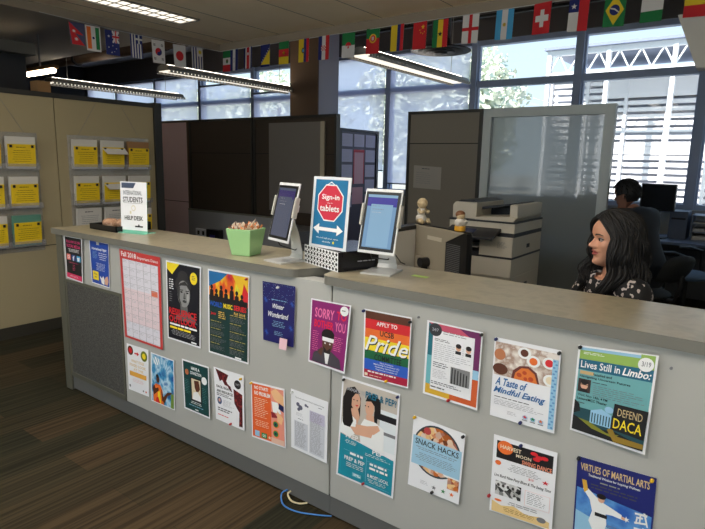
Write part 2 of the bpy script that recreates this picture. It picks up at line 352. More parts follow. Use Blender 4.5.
# pink screen panel
pinkm = pc('pink_grey_fabric', 206, 182, 190, .9)
t = joined_panel('partition_panel', -8.6, -6.72, 3.4, 2.05, 'pinkish grey partition panel with a brown frame left of the dark partitions', pinkm, 0.9, pc('brown_frame', 88, 72, 60))
dk = noisemat('dark_partition_fabric', [c(66, 56, 46), c(60, 50, 41)], 300, .9)
joined_panel('partition_panel', -6.70, -5.42, 3.4, 2.05, 'dark brown partition panel behind the green pot', dk, 1.6)
t = joined_panel('partition_panel', -5.40, -4.05, 3.4, 2.05, 'dark brown partition panel with a framed grey board behind the sign-in tablet', dk, 1.6)
brd = pc('grey_board', 112, 106, 100, .6)
MB().box(-5.1, -4.2, 3.37, 3.39, .9, 1.97, brd).build('grey_board', t, origin=t.location)
MB().box(-4.26, -4.2, 3.36, 3.372, .9, 1.97, pc('board_highlight', 170, 160, 140, .4)).build('highlight_strip', t, origin=t.location)  # pale strip painted as the highlight inside the frame's right side
t = joined_panel('partition_panel', -3.11, -2.29, 3.4, 2.04, 'grey brown partition panel with a notice, behind the copier', part_m, 1.72)
# glossy framed panel
t = thing('glazed_partition', (-1.7, 3.4, 0), 'tall grey framed partition with a glossy frosted pane behind the copier', 'partition'); o = t.location
gf = pc('partition_frame_grey', 176, 184, 186, .45)
MB().box(-2.28, -2.2, 3.39, 3.46, 0, 2.04, gf).box(-1.2, -1.12, 3.39, 3.46, 0, 2.04, gf).box(-2.2, -1.2, 3.39, 3.46, 1.96, 2.04, gf).box(-2.2, -1.2, 3.39, 3.46, 0, .12, gf).build('frame', t, origin=o)
gp = seethrough('frosted_pane', c(132, 136, 136), .085, .12, .08, translucent=.25)
MB().quad((-2.2, 3.425, .12), (-1.2, 3.425, .12), (-1.2, 3.425, 1.96), (-2.2, 3.425, 1.96), gp).build('pane', t, origin=o)
# notice
S = Sheet((-3.02, 3.396, 1.50), (-2.70, 3.396, 1.485), (-2.70, 3.396, 1.26), (-3.02, 3.396, 1.27), pc('dim_paper', 150, 145, 138))
S.lines(.3, .1, .7, .2, 1, INK); S.lines(.1, .3, .7, .85, 6, GREY, .25)
tag(S.mb.build('notice', origin=(-2.86, 3.396, 1.38)), 'white printed notice pinned on the grey brown partition above the figurine', 'notice')
# pinboard with sheets, standing in depth
t = thing('pinboard_partition', (-5.0, 5.15, 0), 'partition pinned full of lilac and red papers, seen between the two tablets', 'partition'); o = t.location
MB().box(-5.04, -5.0, 4.7, 5.6, .1, 1.95, pc('pinboard_grey', 100, 96, 112)).build('board', t, origin=o)
MB().box(-5.06, -4.98, 4.65, 5.63, 1.95, 1.99, black_m).box(-5.06, -4.98, 5.57, 5.63, 0, 1.95, black_m).box(-5.06, -4.98, 4.65, 4.7, 0, 1.95, black_m).box(-5.05, -4.99, 4.7, 5.57, 0, .1, black_m).build('frame', t, origin=o)
lil = pc('lilac_paper', 196, 190, 214); pnk = pc('pink_paper', 222, 168, 178); red = pc('red_ink', 200, 50, 66)
rnd = random.Random(3); k = 0
def pin_sheet(y0, y1, z0, z1, m, lab, grp=None, edge=None):
    S = Sheet((-4.994, y0, z1), (-4.994, y1, z1), (-4.994, y1, z0), (-4.994, y0, z0), m)
    if edge: S.rect(0, 0, 1, .08, edge); S.rect(0, .08, .08, 1, edge); S.rect(.92, .08, 1, 1, edge)
    S.lines(.12, .12, .88, .9, 7, LGREY if m is lil else pnk, .35, seed=int(z0*99))
    tag(S.mb.build('pinned_paper', origin=(-4.994, y0, z0)), lab, 'paper', grp)
for zz in (1.74, 1.52, 1.30, 1.08, .86):
    for j, yy in enumerate((4.72, 5.01, 5.30)):
        if j == 1 and zz < 1.7: continue
        pin_sheet(yy, yy+.25, zz, zz+.18, lil, 'pale lilac sheet among the papers on the far pinboard', 'lilac papers on the far pinboard')
pin_sheet(5.0, 5.27, 1.2, 1.7, pnk, 'tall pink chart with a red border in the middle of the far pinboard', edge=red)
pin_sheet(4.98, 5.25, .9, 1.15, pnk, 'pink sheet below the red bordered chart on the far pinboard')
# low desk along the dark partitions
t = thing('desk', (-5.6, 3.1, 0), 'dark grey low desk along the dark partitions behind the green pot', 'desk'); o = t.location
dg = pc('desk_grey', 96, 96, 98, .5)
MB().box(-5.9, -4.1, 2.775, 3.36, .72, .75, dg).build('desktop', t, origin=o)
MB().box(-5.9, -4.1, 2.737, 2.77, .12, .885, pc('rail_grey', 128, 128, 130)).box(-5.9, -4.1, 2.733, 2.774, .885, .90, olive_m).build('front_screen', t, origin=o)
MB().box(-5.9, -5.85, 2.8, 3.3, 0, .72, dg).build('end_panel', t, origin=o); MB().box(-4.15, -4.1, 2.8, 3.3, 0, .72, dg).build('end_panel', t, origin=o)
t = thing('socket_plate', (-5.63, 2.7, .62), 'small light grey socket plate on the front of the low grey desk', 'socket'); o = t.location
MB().box(-5.74, -5.53, 2.715, 2.735, .56, .665, pc('socket_grey', 190, 192, 198)).build('plate', t, origin=o, bevel=.004)
MB().box(-5.70, -5.66, 2.711, 2.715, .59, .64, dark_m).build('outlet', t, origin=o); MB().box(-5.61, -5.57, 2.711, 2.715, .59, .64, dark_m).build('outlet', t, origin=o)
t = thing('cable_box', (-5.35, 2.7, .6), 'black cable box mounted beside the light grey socket plate', 'cable box'); o = t.location
MB().box(-5.47, -5.24, 2.66, 2.735, .50, .68, black_m).build('housing', t, origin=o, bevel=.006); MB().box(-5.40, -5.31, 2.656, 2.66, .56, .62, pc('indigo_cover', 60, 54, 120)).build('cover', t, origin=o)
# ============================================================ LEAFLET RACKS on the tan wall (x -4.98, facing +x)
acr = seethrough('clear_acrylic', c(220, 220, 225), .86, .05, .12)
yel = pc('yellow_card', 232, 196, 24, .6); wsh = pc('leaflet_white', 205, 200, 192); tanp = pc('tan_card', 150, 110, 72); tealf = pc('teal_folder', 90, 140, 122)
RZ = (1.665, 1.345, 1.03)
def rack(y0, lab):
    t = thing('leaflet_rack', (-4.975, y0+.4, .72), lab, 'leaflet rack'); o = t.location
    MB().box(-4.978, -4.974, y0, y0+.8, .72, 1.70, acr).build('back_sheet', t, origin=o)
    for z in RZ:
        for k in range(3):
            a = y0+.01+k*.263
            MB().box(-4.974, -4.925, a, a+.255, z-.262, z-.258, acr).box(-4.927, -4.924, a, a+.255, z-.258, z-.215, acr).box(-4.974, -4.925, a, a+.003, z-.258, z-.15, acr).build('pocket', t, origin=o)
    for s in (0, 1):
        yy = y0+.1+.6*s
        MB().tube([(-4.972, yy, 1.70), (-4.972, y0+.28+.24*s, 1.99)], .0012, GREY, 4).build('hanging_wire', t, origin=o)
rack(-.262, 'clear acrylic leaflet rack with nine pockets at the left edge of the picture')
rack(.79, 'clear acrylic leaflet rack with nine pockets left of the help desk sign')
def leaf(y, z, kind, lab):
    t = thing('leaflet_stack', (-4.95, y+.1, z-.25), lab, 'leaflets'); o = t.location
    x = -4.95
    def slab(dx0, dx1, a, b, z0, z1, m, name, lean=.02, lines=0):
        S = MB(); S.add([(x+dx0+lean, a, z1), (x+dx0+lean, b, z1), (x+dx0, b, z0), (x+dx0, a, z0), (x+dx1+lean, a, z1), (x+dx1+lean, b, z1), (x+dx1, b, z0), (x+dx1, a, z0)],
            [(0,1,2,3), (7,6,5,4), (0,4,5,1), (1,5,6,2), (2,6,7,3), (3,7,4,0)], m)
        if lines:
            Q = Sheet((x+dx1+lean+.0005, a, z1), (x+dx1+lean+.0005, b, z1), (x+dx1+.0005, b, z0), (x+dx1+.0005, a, z0), mb=S)
            Q.lines(.3, .12, .75, .2, 1, INK if kind == 'news' else pc('olive_ink', 120, 96, 10), .6)
            Q.lines(.12, .28, .9, .85, lines, GREY if kind == 'news' else pc('olive_ink', 120, 96, 10), .3, center=True, seed=int(z*100+y*10))
        return S.build(name, t, origin=o)
    if kind == 'news':
        slab(-.015, .012, y, y+.225, z-.255, z-.02, wsh, 'paper_stack', lines=8)
        cz = z-.2; fx = x+.012+.006
    else:
        slab(-.018, .0, y, y+.225, z-.255, z-.0, tealf if kind == 'teal' else tanp if kind == 'tan' else wsh, 'paper_stack')
        slab(.0, .004, y+.01, y+.215, z-.255, z-.235, tealf if kind == 'teal' else wsh, 'lower_sheet', lean=.002)
        slab(.012, .018, y+.008, y+.22, z-.238, z-.06, yel, 'yellow_card', lean=.012, lines=6)
        cz = z-.08; fx = x+.03
        if kind == 'flap':
            S = MB(); S.add([(x+.02, y, z-.06), (x+.02, y+.225, z-.06), (x+.07, y+.24, z-.12), (x+.07, y+.03, z-.12), (x+.019, y, z-.061), (x+.019, y+.225, z-.061), (x+.069, y+.24, z-.121), (x+.069, y+.03, z-.121)],
                [(0,1,2,3), (7,6,5,4), (0,4,5,1), (1,5,6,2), (2,6,7,3), (3,7,4,0)], wsh); S.build('folded_sheet', t, origin=o)
    for yy in (y+.03, y+.195): MB().box(fx-.02, fx+.006, yy-.009, yy+.009, cz-.008, cz+.014, black_m).build('binder_clip', t, origin=o)
ROW = ('top', 'middle', 'bottom')
for r, z in enumerate(RZ):
    for cidx in (1, 2):
        if cidx == 2: leaf(.277, z-.0, 'teal' if r == 2 else 'plain', ('yellow card on white leaflets in the %s pocket beside the panel joint, left rack' % ROW[r]) if r < 2 else 'yellow card in a teal folder in the bottom pocket of the left rack')
        else: leaf(.014, z, 'plain', 'partly cropped yellow card leaflets at the left picture edge, %s row' % ROW[r])
kinds = [['plain', 'flap', 'tan'], ['plain', 'flap', 'plain'], ['news', 'news', 'plain']]
labs = [['yellow card leaflets in the top left pocket of the right rack', 'leaflets with a white sheet folded over yellow card, top middle pocket of the right rack', 'tan card and yellow leaflets in the top right pocket of the right rack'],
        ['yellow card leaflets in the middle left pocket of the right rack', 'leaflets with a folded white sheet in the centre pocket of the right rack', 'yellow leaflets half hidden behind the help desk sign, middle row'],
        ['white newsletter stack clipped in the bottom left pocket of the right rack', 'white newsletter stack just left of the help desk sign, bottom row', 'yellow leaflets in the bottom right pocket behind the help desk sign']]
for r in range(3):
    for k in range(3): leaf(.812+k*.263, RZ[r]+(.05 if r == 2 and k < 2 else 0), kinds[r][k], labs[r][k])
t = thing('cardboard_box', (-5.1, .7, 2.04), 'small brown cardboard box on top of the tan partition, under the strip light', 'box'); o = t.location
cbm = pc('cardboard', 130, 98, 62, .9)
MB().box(-5.12, -4.99, .585, .69, 2.04, 2.13, cbm).build('carton', t, origin=o); MB().box(-5.12, -4.99, .63, .64, 2.13, 2.132, pc('packing_tape', 170, 140, 100)).build('tape', t, origin=o)
# ============================================================ COUNTER
top_m = noisemat('worktop_laminate', [c(148, 138, 114), c(158, 147, 122), c(142, 133, 110)], 14, .32, bump=.02)
edge_m = pc('worktop_edge_grey', 112, 110, 102, .4)
mesh_m = noisemat('perforated_metal', [c(50, 49, 47), c(94, 92, 88)], 260, .6, kind='voronoi')
ZL, ZT = 1.035, 1.07
t = thing('reception_counter', (-2.5, .04, 0), 'left run of the reception counter with a perforated metal panel at its end', 'counter'); o = t.location
MB().box(-3.62, -3.548, -.012, .36, 0, ZL, olive_m).build('end_post', t, origin=o, bevel=.004)
MB().box(-3.545, -2.915, 0, .07, .1, .745, dark_m).box(-3.53, -2.93, -.004, 0, .13, .735, mesh_m).build('perforated_panel', t, origin=o)
MB().box(-3.545, -3.53, -.007, 0, .1, .75, olive_m).box(-2.93, -2.915, -.007, 0, .1, .75, olive_m).box(-3.53, -2.93, -.007, 0, .735, .75, olive_m).box(-3.53, -2.93, -.007, 0, .1, .13, olive_m).build('perforated_panel_frame', t, origin=o)
MB().box(-3.545, -2.915, -.003, .07, .75, ZL, panel_m).build('front_panel', t, origin=o, bevel=.002)
MB().box(-2.911, -1.377, -.003, .07, .1, ZL, panel_m).build('front_panel', t, origin=o, bevel=.002)
MB().box(-3.545, -1.373, .002, .06, .012, .098, kick_m).box(-3.545, -1.373, .02, .05, 0, .012, dark_m).build('kick_plate', t, origin=o)
t = thing('reception_counter', (0, .04, 0), 'right run of the reception counter, under the rainbow flyer and to the picture edge', 'counter'); o = t.location
MB().box(-1.369, 1.6, -.003, .07, .1, ZL, panel_m).build('front_panel', t, origin=o, bevel=.002)
MB().box(-1.371, 1.6, .002, .06, .012, .098, kick_m).box(-1.371, 1.6, .02, .05, 0, .012, dark_m).build('kick_plate', t, origin=o)
MB().box(1.55, 1.6, .07, .36, 0, ZL, olive_m).build('end_post', t, origin=o)
MB().box(-1.385, -1.357, .0705, .075, .1, ZL, olive_m).build('joint_strip', t, origin=o)
def worktop(poly, lab):
    m = MB(); m.prism(poly, 2, ZL, ZT, edge_m)
    m.add([(x, y, ZT+.0004) for x, y in poly], [tuple(range(len(poly)))], top_m)
    return tag(m.build('worktop', origin=(poly[0][0], poly[0][1], ZL)), lab, 'worktop')
def arc(cx, cy, r, a0, a1, n=8): return [(cx+r*math.cos(R(a0+(a1-a0)*i/n)), cy+r*math.sin(R(a0+(a1-a0)*i/n))) for i in range(n+1)]
worktop([(-3.635, -.03)]+[(-1.66, -.03)]+arc(-1.62, .04, .07, -80, -30)+[(-1.47, .2), (-1.47, .38), (-3.635, .38)], 'left grey beige counter top holding the green pot and the help desk sign')
worktop(arc(-1.37, .02, .05, 180, 270)+[(1.62, -.03), (1.62, .385), (-1.44, .385), (-1.44, .1)], 'right grey beige counter top holding the larger facing tablet')
# cables at the base
def cable(name, pts, r, m, lab):
    c2 = []; n = len(pts)
    for i in range(n-1):   # Catmull-Rom
        p0, p1, p2, p3 = [Vector(pts[max(0, min(n-1, j))]) for j in (i-1, i, i+1, i+2)]
        for k in range(6):
            t_ = k/6; c2.append(.5*((2*p1)+(p2-p0)*t_+(2*p0-5*p1+4*p2-p3)*t_**2+(3*p1-p0-3*p2+p3)*t_**3))
    c2.append(Vector(pts[-1])); return tag(MB().tube(c2, r, m, 8).build(name, smooth=True, origin=pts[0]), lab, 'cable')
cable('network_cable', [(-1.62, .0, .03), (-1.63, -.03, .02), (-1.58, -.07, .006), (-1.5, -.07, .006), (-1.42, -.035, .006), (-1.36, -.0, .006)], .0035, pc('blue_cable', 60, 120, 190), 'blue network cable lying on the carpet at the counter base')
cable('power_cable', [(-1.6, .0, .03), (-1.6, -.02, .025), (-1.57, -.03, .01), (-1.53, -.022, .008), (-1.5, .0, .012)], .004, pc('cream_cable', 214, 200, 160), 'short cream cable poking out under the counter kick plate')

# ============================================================ FLYERS
POST = {
 'social':[(-3.533,1.032),(-3.316,1.032),(-3.34,0.749),(-3.533,0.758)], 'international':[(-3.235,1.033),(-3.021,1.03),(-3.036,0.763),(-3.231,0.770)],
 'calendar':[(-2.912,1.012),(-2.531,1.006),(-2.539,0.497),(-2.901,0.498)], 'speaker':[(-2.482,0.999),(-2.198,0.998),(-2.220,0.576),(-2.491,0.575)],
 'worldmusic':[(-2.147,0.997),(-1.857,1.001),(-1.871,0.575),(-2.156,0.572)], 'winter':[(-1.772,0.990),(-1.575,0.994),(-1.585,0.721),(-1.771,0.718)],
 'sorry':[(-1.486,0.958),(-1.278,0.962),(-1.305,0.670),(-1.500,0.678)], 'pride':[(-1.214,0.961),(-1.001,0.964),(-1.005,0.688),(-1.215,0.682)],
 'newsletter':[(-0.937,0.967),(-0.724,0.964),(-0.727,0.682),(-0.942,0.687)], 'taste':[(-0.681,0.957),(-0.464,0.958),(-0.463,0.681),(-0.680,0.680)],
 'limbo':[(-0.415,0.987),(-0.199,1.002),(-0.204,0.698),(-0.417,0.710)], 'recipe':[(-2.891,0.461),(-2.676,0.467),(-2.691,0.185),(-2.893,0.179)],
 'summer':[(-2.653,0.460),(-2.444,0.460),(-2.454,0.173),(-2.668,0.170)], 'teal':[(-2.376,0.487),(-2.160,0.493),(-2.160,0.213),(-2.368,0.212)],
 'grit':[(-2.122,0.504),(-1.905,0.512),(-1.904,0.229),(-2.113,0.230)], 'nostress':[(-1.855,0.498),(-1.639,0.516),(-1.630,0.231),(-1.852,0.217)],
 'textwhite':[(-1.600,0.529),(-1.389,0.525),(-1.391,0.243),(-1.598,0.250)], 'prep':[(-1.315,0.661),(-1.038,0.657),(-1.053,0.213),(-1.339,0.213)],
 'snack':[(-0.975,0.591),(-0.764,0.582),(-0.774,0.303),(-0.989,0.302)], 'swing':[(-0.660,0.616),(-0.447,0.620),(-0.443,0.344),(-0.658,0.330)],
 'martial':[(-0.386,0.632),(-0.166,0.638),(-0.156,0.340),(-0.377,0.335)]}
pinc = {'b': pc('pin_navy', 24, 34, 90, .3), 'k': pc('pin_black', 20, 20, 24, .3), 'y': pc('pin_yellow', 226, 180, 40, .3), 'r': pc('pin_red', 170, 30, 40, .3), 'w': pc('pin_white', 220, 220, 220, .3)}
cur = {}
def off_wall(a, b, d):   # a sheet standing d off the panel, corner measured on the panel face
    k = d/D; return (a-a*k, -d, b+(H-b)*k)
def flyer(key, lab, lift=.004, pins=(), liftl=.001):
    q = POST[key]; y = -.0045
    tl, tr, br, bl = [off_wall(a, b, .0045+liftl+(lift-liftl)*(a-q[0][0])/(q[1][0]-q[0][0])) for i, (a, b) in enumerate(q)]
    S = Sheet(tl, tr, br, bl, WHITE, step=.00015)
    cur['t'] = (key, lab, tl, pins, S); return S
def done():
    key, lab, tl, pins, S = cur['t']
    S.k = 0
    t = thing('flyer', tl, lab, 'poster')
    S.mb.build('printed_sheet', t, origin=tl)
    for u, v, m in pins:
        p = S.P(u, v); MB().cyl(p, p+S.n*.009, .0055, pinc[m], 12).ball(p+S.n*.009, .0055, pinc[m], 6).build('pushpin', t, origin=tl, smooth=True)
    return t
K = lambda n, r, g, b: pc('ink_'+n, r, g, b, .5)
teal = K('teal', 20, 130, 150); purple = K('purple', 128, 40, 130); redk = K('red', 214, 36, 44); yelk = K('yellow', 244, 216, 40); wk = K('white', 240, 240, 240); navyk = K('navy', 24, 30, 84)
org = K('orange', 236, 112, 44); grn = K('green', 40, 130, 70); blu = K('blue', 40, 90, 190); pink = K('pink', 236, 70, 130); skin_d = K('skin_dark', 96, 62, 48); skin_l = K('skin_light', 222, 170, 142)
hairk = K('hair', 26, 18, 18); brownk = K('brown', 92, 48, 30); lblue = K('light_blue', 150, 196, 226); crm = K('cream', 236, 220, 190)
food = noisemat('print_food', [c(70, 30, 20), c(210, 110, 40), c(236, 220, 200), c(160, 60, 40), c(240, 200, 140)], 60, .5, 'voronoi')
# 1 social media
S = flyer('social', 'black flyer with pink headings and three social media icons, leftmost on the counter', .012)
S.rect(.04, .03, .96, .97, K('black', 18, 14, 24)); S.text('FOLLOW US ON', .12, .1, .88, .16, pink); S.text('SOCIAL MEDIA', .12, .19, .88, .26, pink)
S.lines(.2, .29, .85, .37, 3, wk, .5, True, 2)
for i, m in enumerate((K('icon_pink', 238, 130, 120), K('icon_navy', 50, 80, 150), K('icon_sky', 60, 170, 225))): S.rect(.1+.29*i, .42, .32+.29*i, .55, m, hold=True)
S.k += 1; S.ell(.21, .485, .06, .04, wk); S.ell(.21, .485, .035, .024, K('icon_pink', 0, 0, 0)); S.text('f', .45, .44, .55, .55, wk, .03); S.poly([(.71, .46), (.86, .45), (.84, .53), (.74, .54)], wk)
S.lines(.15, .6, .85, .62, 1, pink, .6, True); S.lines(.42, .65, .58, .8, 4, pink, .3, True, 4); S.rect(.04, .86, .96, .97, K('magenta', 222, 50, 100)); S.lines(.2, .9, .8, .94, 2, wk, .4, True); done()
# 2 international
S = flyer('international', 'blue flyer with a yellow tag and clapping hands, second from the left, top row', .006)
S.rect(.03, .02, .98, .98, K('royal', 30, 72, 168)); S.text('International', .12, .15, .62, .21, wk, .02, .2); S.text('Night', .64, .15, .88, .22, wk, .02, .2)
S.lines(.45, .26, .9, .44, 4, wk, .35, True, 5); S.lines(.15, .25, .4, .42, 6, lblue, .3, False, 6); S.lines(.25, .5, .85, .68, 6, wk, .3, True, 7)
S.rect(.1, .7, .42, .9, yelk); S.text('FULL', .17, .74, .36, .785, navyk); S.text('BIO', .2, .81, .33, .855, navyk)
S.poly([(.5, .78), (.6, .83), (.68, .76), (.74, .85), (.72, .96), (.58, .94)], wk); S.poly([(.74, .85), (.82, .77), (.92, .74), (.95, .86), (.9, .95), (.76, .95)], skin_l)
t = done(); MB().prism([(-3.133, 1.012), (-3.108, 1.012), (-3.108, 1.034), (-3.133, 1.034)], 1, -.012, -.006, alu_m).build('clip', t, origin=t.location)
# 3 calendar
S = flyer('calendar', 'tall wall calendar poster with a red border and pale grid, top row', .008)
S.rect(0, 0, 1, 1, K('calendar_red', 206, 62, 60)); S.text('Fall 2018', .04, .02, .42, .075, wk, .02); S.text('Important Dates', .45, .04, .95, .08, wk)
S.rect(.06, .1, .94, .975, K('grid_white', 226, 222, 232)); S.rect(.06, .42, .94, .8, K('grid_pinkish', 232, 212, 218))
for i in range(11): S.rect(.06, .1+.0875*i*.99, .94, .102+.0875*i*.99, GREY, hold=True)
for i in range(6): S.rect(.06+.176*i, .1, .066+.176*i, .975, GREY, hold=True)
S.k += 1; S.rect(.77, .38, .92, .44, K('salmon', 226, 120, 90))
for i in range(10):
    for j in range(5): S.lines(.08+.176*j, .115+.0866*i, .2+.176*j, .145+.0866*i, 2, LGREY, .4, False, i*5+j); S.k -= 1
done()
# 4 portrait speaker
S = flyer('speaker', 'black poster with a grey portrait face, yellow corner and red lettering, top row', .005)
S.rect(.03, .02, .97, .98, K('poster_black', 20, 20, 30)); S.poly([(.03, .02), (.4, .02), (.18, .16), (.03, .1)], yelk); S.ell(.8, .16, .1, .075, yelk); S.lines(.75, .13, .85, .19, 3, INK, .5)
gs = [K('g%d' % v, v, v, v) for v in (30, 66, 100, 140, 172)]
S.poly([(.22, .72), (.3, .66), (.42, .62), (.42, .5), (.62, .5), (.64, .6), (.8, .64), (.92, .72)], gs[2]); S.ell(.5, .17, .15, .08, K('hairgrey', 48, 46, 48)); S.ell(.5, .27, .23, .12, K('hairgrey', 0, 0, 0)); S.ell(.52, .375, .185, .165, gs[3], 28); S.poly([(.33, .35), (.38, .26), (.42, .3), (.4, .44), (.47, .53), (.4, .5), (.35, .43)], gs[1]); S.poly([(.34, .3), (.42, .25), (.56, .215), (.68, .27), (.71, .33), (.6, .265), (.46, .275)], K('hairgrey', 0, 0, 0))
S.poly([(.6, .29), (.67, .33), (.68, .42), (.64, .48), (.61, .42), (.63, .36)], gs[4])
for u in (.46, .63): S.ell(u, .355, .035, .011, gs[0]); S.poly([(u-.05, .328), (u+.05, .322), (u+.05, .333), (u-.05, .338)], gs[0])
S.poly([(.535, .36), (.565, .36), (.59, .425), (.51, .425)], gs[2]); S.ell(.55, .465, .06, .017, gs[1]); S.ell(.55, .428, .035, .008, gs[1])
S.lines(.1, .22, .24, .36, 5, wk, .6, False, 9); S.lines(.1, .38, .2, .52, 5, GREY, .4, False, 10)
S.text('RESILIENCE', .08, .58, .9, .665, redk, .03); S.text('OUTLOOK', .08, .675, .9, .765, redk, .03); S.lines(.1, .775, .92, .805, 1, wk, .8, False, 2, False); S.lines(.1, .815, .92, .85, 1, yelk, .8, False, 3, False)
S.lines(.12, .86, .9, .93, 4, LGREY, .4, True, 11); S.rect(.75, .945, .9, .965, wk); done()
# 5 world music series
S = flyer('worldmusic', 'colourful rainbow and dark green World Music Series poster, top row', .005, [(.95, .04, 'r')])
wm = noisemat('print_rainbow', [c(20, 70, 170), c(40, 150, 90), c(240, 220, 40), c(236, 110, 30), c(200, 30, 40), c(30, 60, 150)], 7, .5, stretch=(1.3, 1, .7), lo=.3, hi=.7)
S.rect(.03, .02, .98, .98, K('deep_green', 20, 56, 54)); S.rect(.03, .02, .98, .36, wm); S.poly([(.03, .02), (.5, .02), (.3, .12), (.03, .2)], K('sky_blue', 30, 110, 170)); S.poly([(.6, .02), (.98, .02), (.98, .3), (.75, .36), (.8, .2)], K('rainbow_y', 236, 190, 40)); S.poly([(.88, .1), (.98, .2), (.98, .36), (.8, .36)], redk)
S.rect(.03, .3, .97, .36, K('figure', 26, 20, 24))
for u, h in ((.1, .2), (.22, .24), (.34, .19), (.46, .22), (.6, .17), (.72, .22), (.84, .25)):
    S.ell(u, h, .035, .026, K('figure', 26, 20, 24), 10); S.poly([(u-.05, h+.14), (u-.045, h+.04), (u, h+.02), (u+.045, h+.04), (u+.05, h+.14)], K('figure', 0, 0, 0), hold=True)
S.k += 1; S.text('WORLD', .05, .365, .37, .425, blu, .03); S.text('MUSIC', .4, .365, .62, .42, yelk, .03); S.text('SERIES', .65, .36, .95, .42, redk, .03); S.text('Fall 2018', .66, .44, .92, .47, K('gold', 226, 186, 90))
for i in range(5):
    S.lines(.56, .48+.095*i, .95, .5+.095*i, 1, K('mute_gold', 176, 160, 84), .6, False, 20+i); S.lines(.56, .505+.095*i, .92, .565+.095*i, 4, GREY, .4, False, 30+i)
S.text('Jazz', .08, .49, .22, .53, redk, .03); S.lines(.28, .47, .48, .56, 4, K('gold', 0, 0, 0), .6)
for i in range(4): S.lines(.08, .59+.088*i, .4, .61+.088*i, 1, K('mute_gold', 0, 0, 0), .6, False, 40+i); S.lines(.08, .62+.088*i, .48, .67+.088*i, 4, GREY, .4, False, 50+i)
S.rect(.7, .95, .85, .97, wk); done()
# 6 winter wonderland
S = flyer('winter', 'navy blue Winter Wonderland flyer with snowflakes and a small pink note, top row', .01, [(.5, .06, 'w')], .004)
S.rect(0, 0, 1, 1, K('winter_navy', 26, 24, 96)); rnd = random.Random(5)
for i in range(90): a, b = rnd.random(), rnd.random()**2*.3; S.ell(.03+.94*a, .02+b, .006, .004, lblue if i % 3 else wk, 5, True)
S.k += 1
for u, v in ((.1, .3), (.12, .85), (.9, .7), (.92, .3)):
    for k in range(6):
        a = PI*k/6; S.poly([(u-.1*math.cos(a), v-.07*math.sin(a)), (u+.01, v-.005), (u+.1*math.cos(a), v+.07*math.sin(a)), (u-.01, v+.005)], K('flake', 50, 90, 180), True)
S.k += 1; S.lines(.2, .27, .85, .3, 1, lblue, .5, True); S.text('Winter', .32, .34, .68, .42, wk, .012, .3); S.text('Wonderland', .18, .48, .82, .57, wk, .012, .3); S.lines(.3, .63, .72, .74, 4, lblue, .35, True, 3); S.lines(.35, .8, .68, .88, 3, lblue, .35, True, 4)
t = done(); q = MB().add([(-1.638, -.03, .762), (-1.592, -.032, .764), (-1.594, -.036, .715), (-1.64, -.034, .713), (-1.638, -.0305, .762), (-1.592, -.0325, .764), (-1.594, -.0365, .715), (-1.64, -.0345, .713)], [(3,2,1,0), (4,5,6,7), (0,1,5,4), (1,2,6,5), (2,3,7,6), (3,0,4,7)], pc('pink_note', 232, 190, 200)); q.build('pink_note', t, origin=t.location)
# 7 sorry to bother you
S = flyer('sorry', 'magenta film night flyer reading SORRY TO BOTHER YOU, across the panel joint', .022)
S.rect(.03, .02, .97, .97, K('magenta_purple', 140, 32, 110)); pk = K('hot_pink', 240, 120, 170); rd = K('hot_red', 226, 30, 70)
S.text('SORRY', .12, .12, .62, .27, pk, .02); S.text('TO', .68, .12, .92, .25, rd, .03); S.text('BOTHER', .12, .3, .62, .42, rd, .03); S.text('YOU', .66, .28, .92, .42, pk, .02)
S.poly([(.1, .96), (.14, .82), (.3, .74), (.62, .74), (.84, .82), (.9, .96)], K('jacket', 70, 64, 74)); S.poly([(.42, .74), (.5, .72), (.58, .74), (.54, .94), (.48, .94)], wk); S.ell(.5, .63, .14, .15, skin_d); S.ell(.5, .51, .17, .1, hairk); S.rect(.36, .54, .66, .6, wk); S.poly([(.4, .68), (.5, .74), (.6, .68), (.58, .78), (.42, .78)], hairk); S.poly([(.26, .8), (.34, .7), (.4, .72), (.36, .84)], skin_d)
S.ell(.44, .63, .02, .012, wk, 8); S.ell(.57, .63, .02, .012, wk, 8); S.lines(.1, .48, .28, .8, 10, pk, .35, False, 8); S.lines(.66, .5, .92, .72, 8, pk, .4, False, 12)
t = done(); p = Sheet(*[Vector(off_wall(a, b, .0062+.021*(a-POST['sorry'][0][0])/.208)) for i, (a, b) in enumerate(POST['sorry'])], step=.0002); p.k = 8; p.ell(.86, .1, .1, .07, wk); p.lines(.8, .09, .92, .12, 1, GREY, .6); p.mb.build('round_sticker', t, origin=t.location)
# 8 pride
S = flyer('pride', 'rainbow striped UCSB Pride Committee flyer, top row right of the panel joint', .016, [(.0, .03, 'b'), (.98, .06, 'k'), (.55, .97, 'y')], .001)
cols = [brownk, redk, org, yelk, K('pride_green', 24, 100, 60), blu, K('crimson', 170, 24, 60)]; vs_ = [.02, .13, .27, .4, .58, .71, .87, .98]
for i, m in enumerate(cols): S.rect(.03, vs_[i], .98, vs_[i+1], m, hold=True)
S.k += 1; S.text('APPLY TO', .28, .15, .72, .21, wk, .02); S.text('UCSB', .36, .27, .66, .35, INK, .02); S.text('Pride', .055, .375, .975, .605, INK, .008, .35); S.text('Pride', .04, .36, .96, .59, wk, .008, .35); S.text('COMMITTEE', .26, .62, .84, .71, INK, .01)
S.text('Open Positions:', .38, .725, .68, .75, wk); S.text('Marketing Coordinator (1)', .25, .755, .8, .78, wk); S.text('Fundraising Coordinator (1)', .28, .79, .78, .815, wk); S.text('Programming Coordinator (1)', .3, .825, .76, .85, wk); S.lines(.12, .88, .92, .92, 1, wk, .7, False, 3); S.rect(.05, .92, .12, .96, crm); S.lines(.16, .94, .55, .96, 1, crm, .6); done()
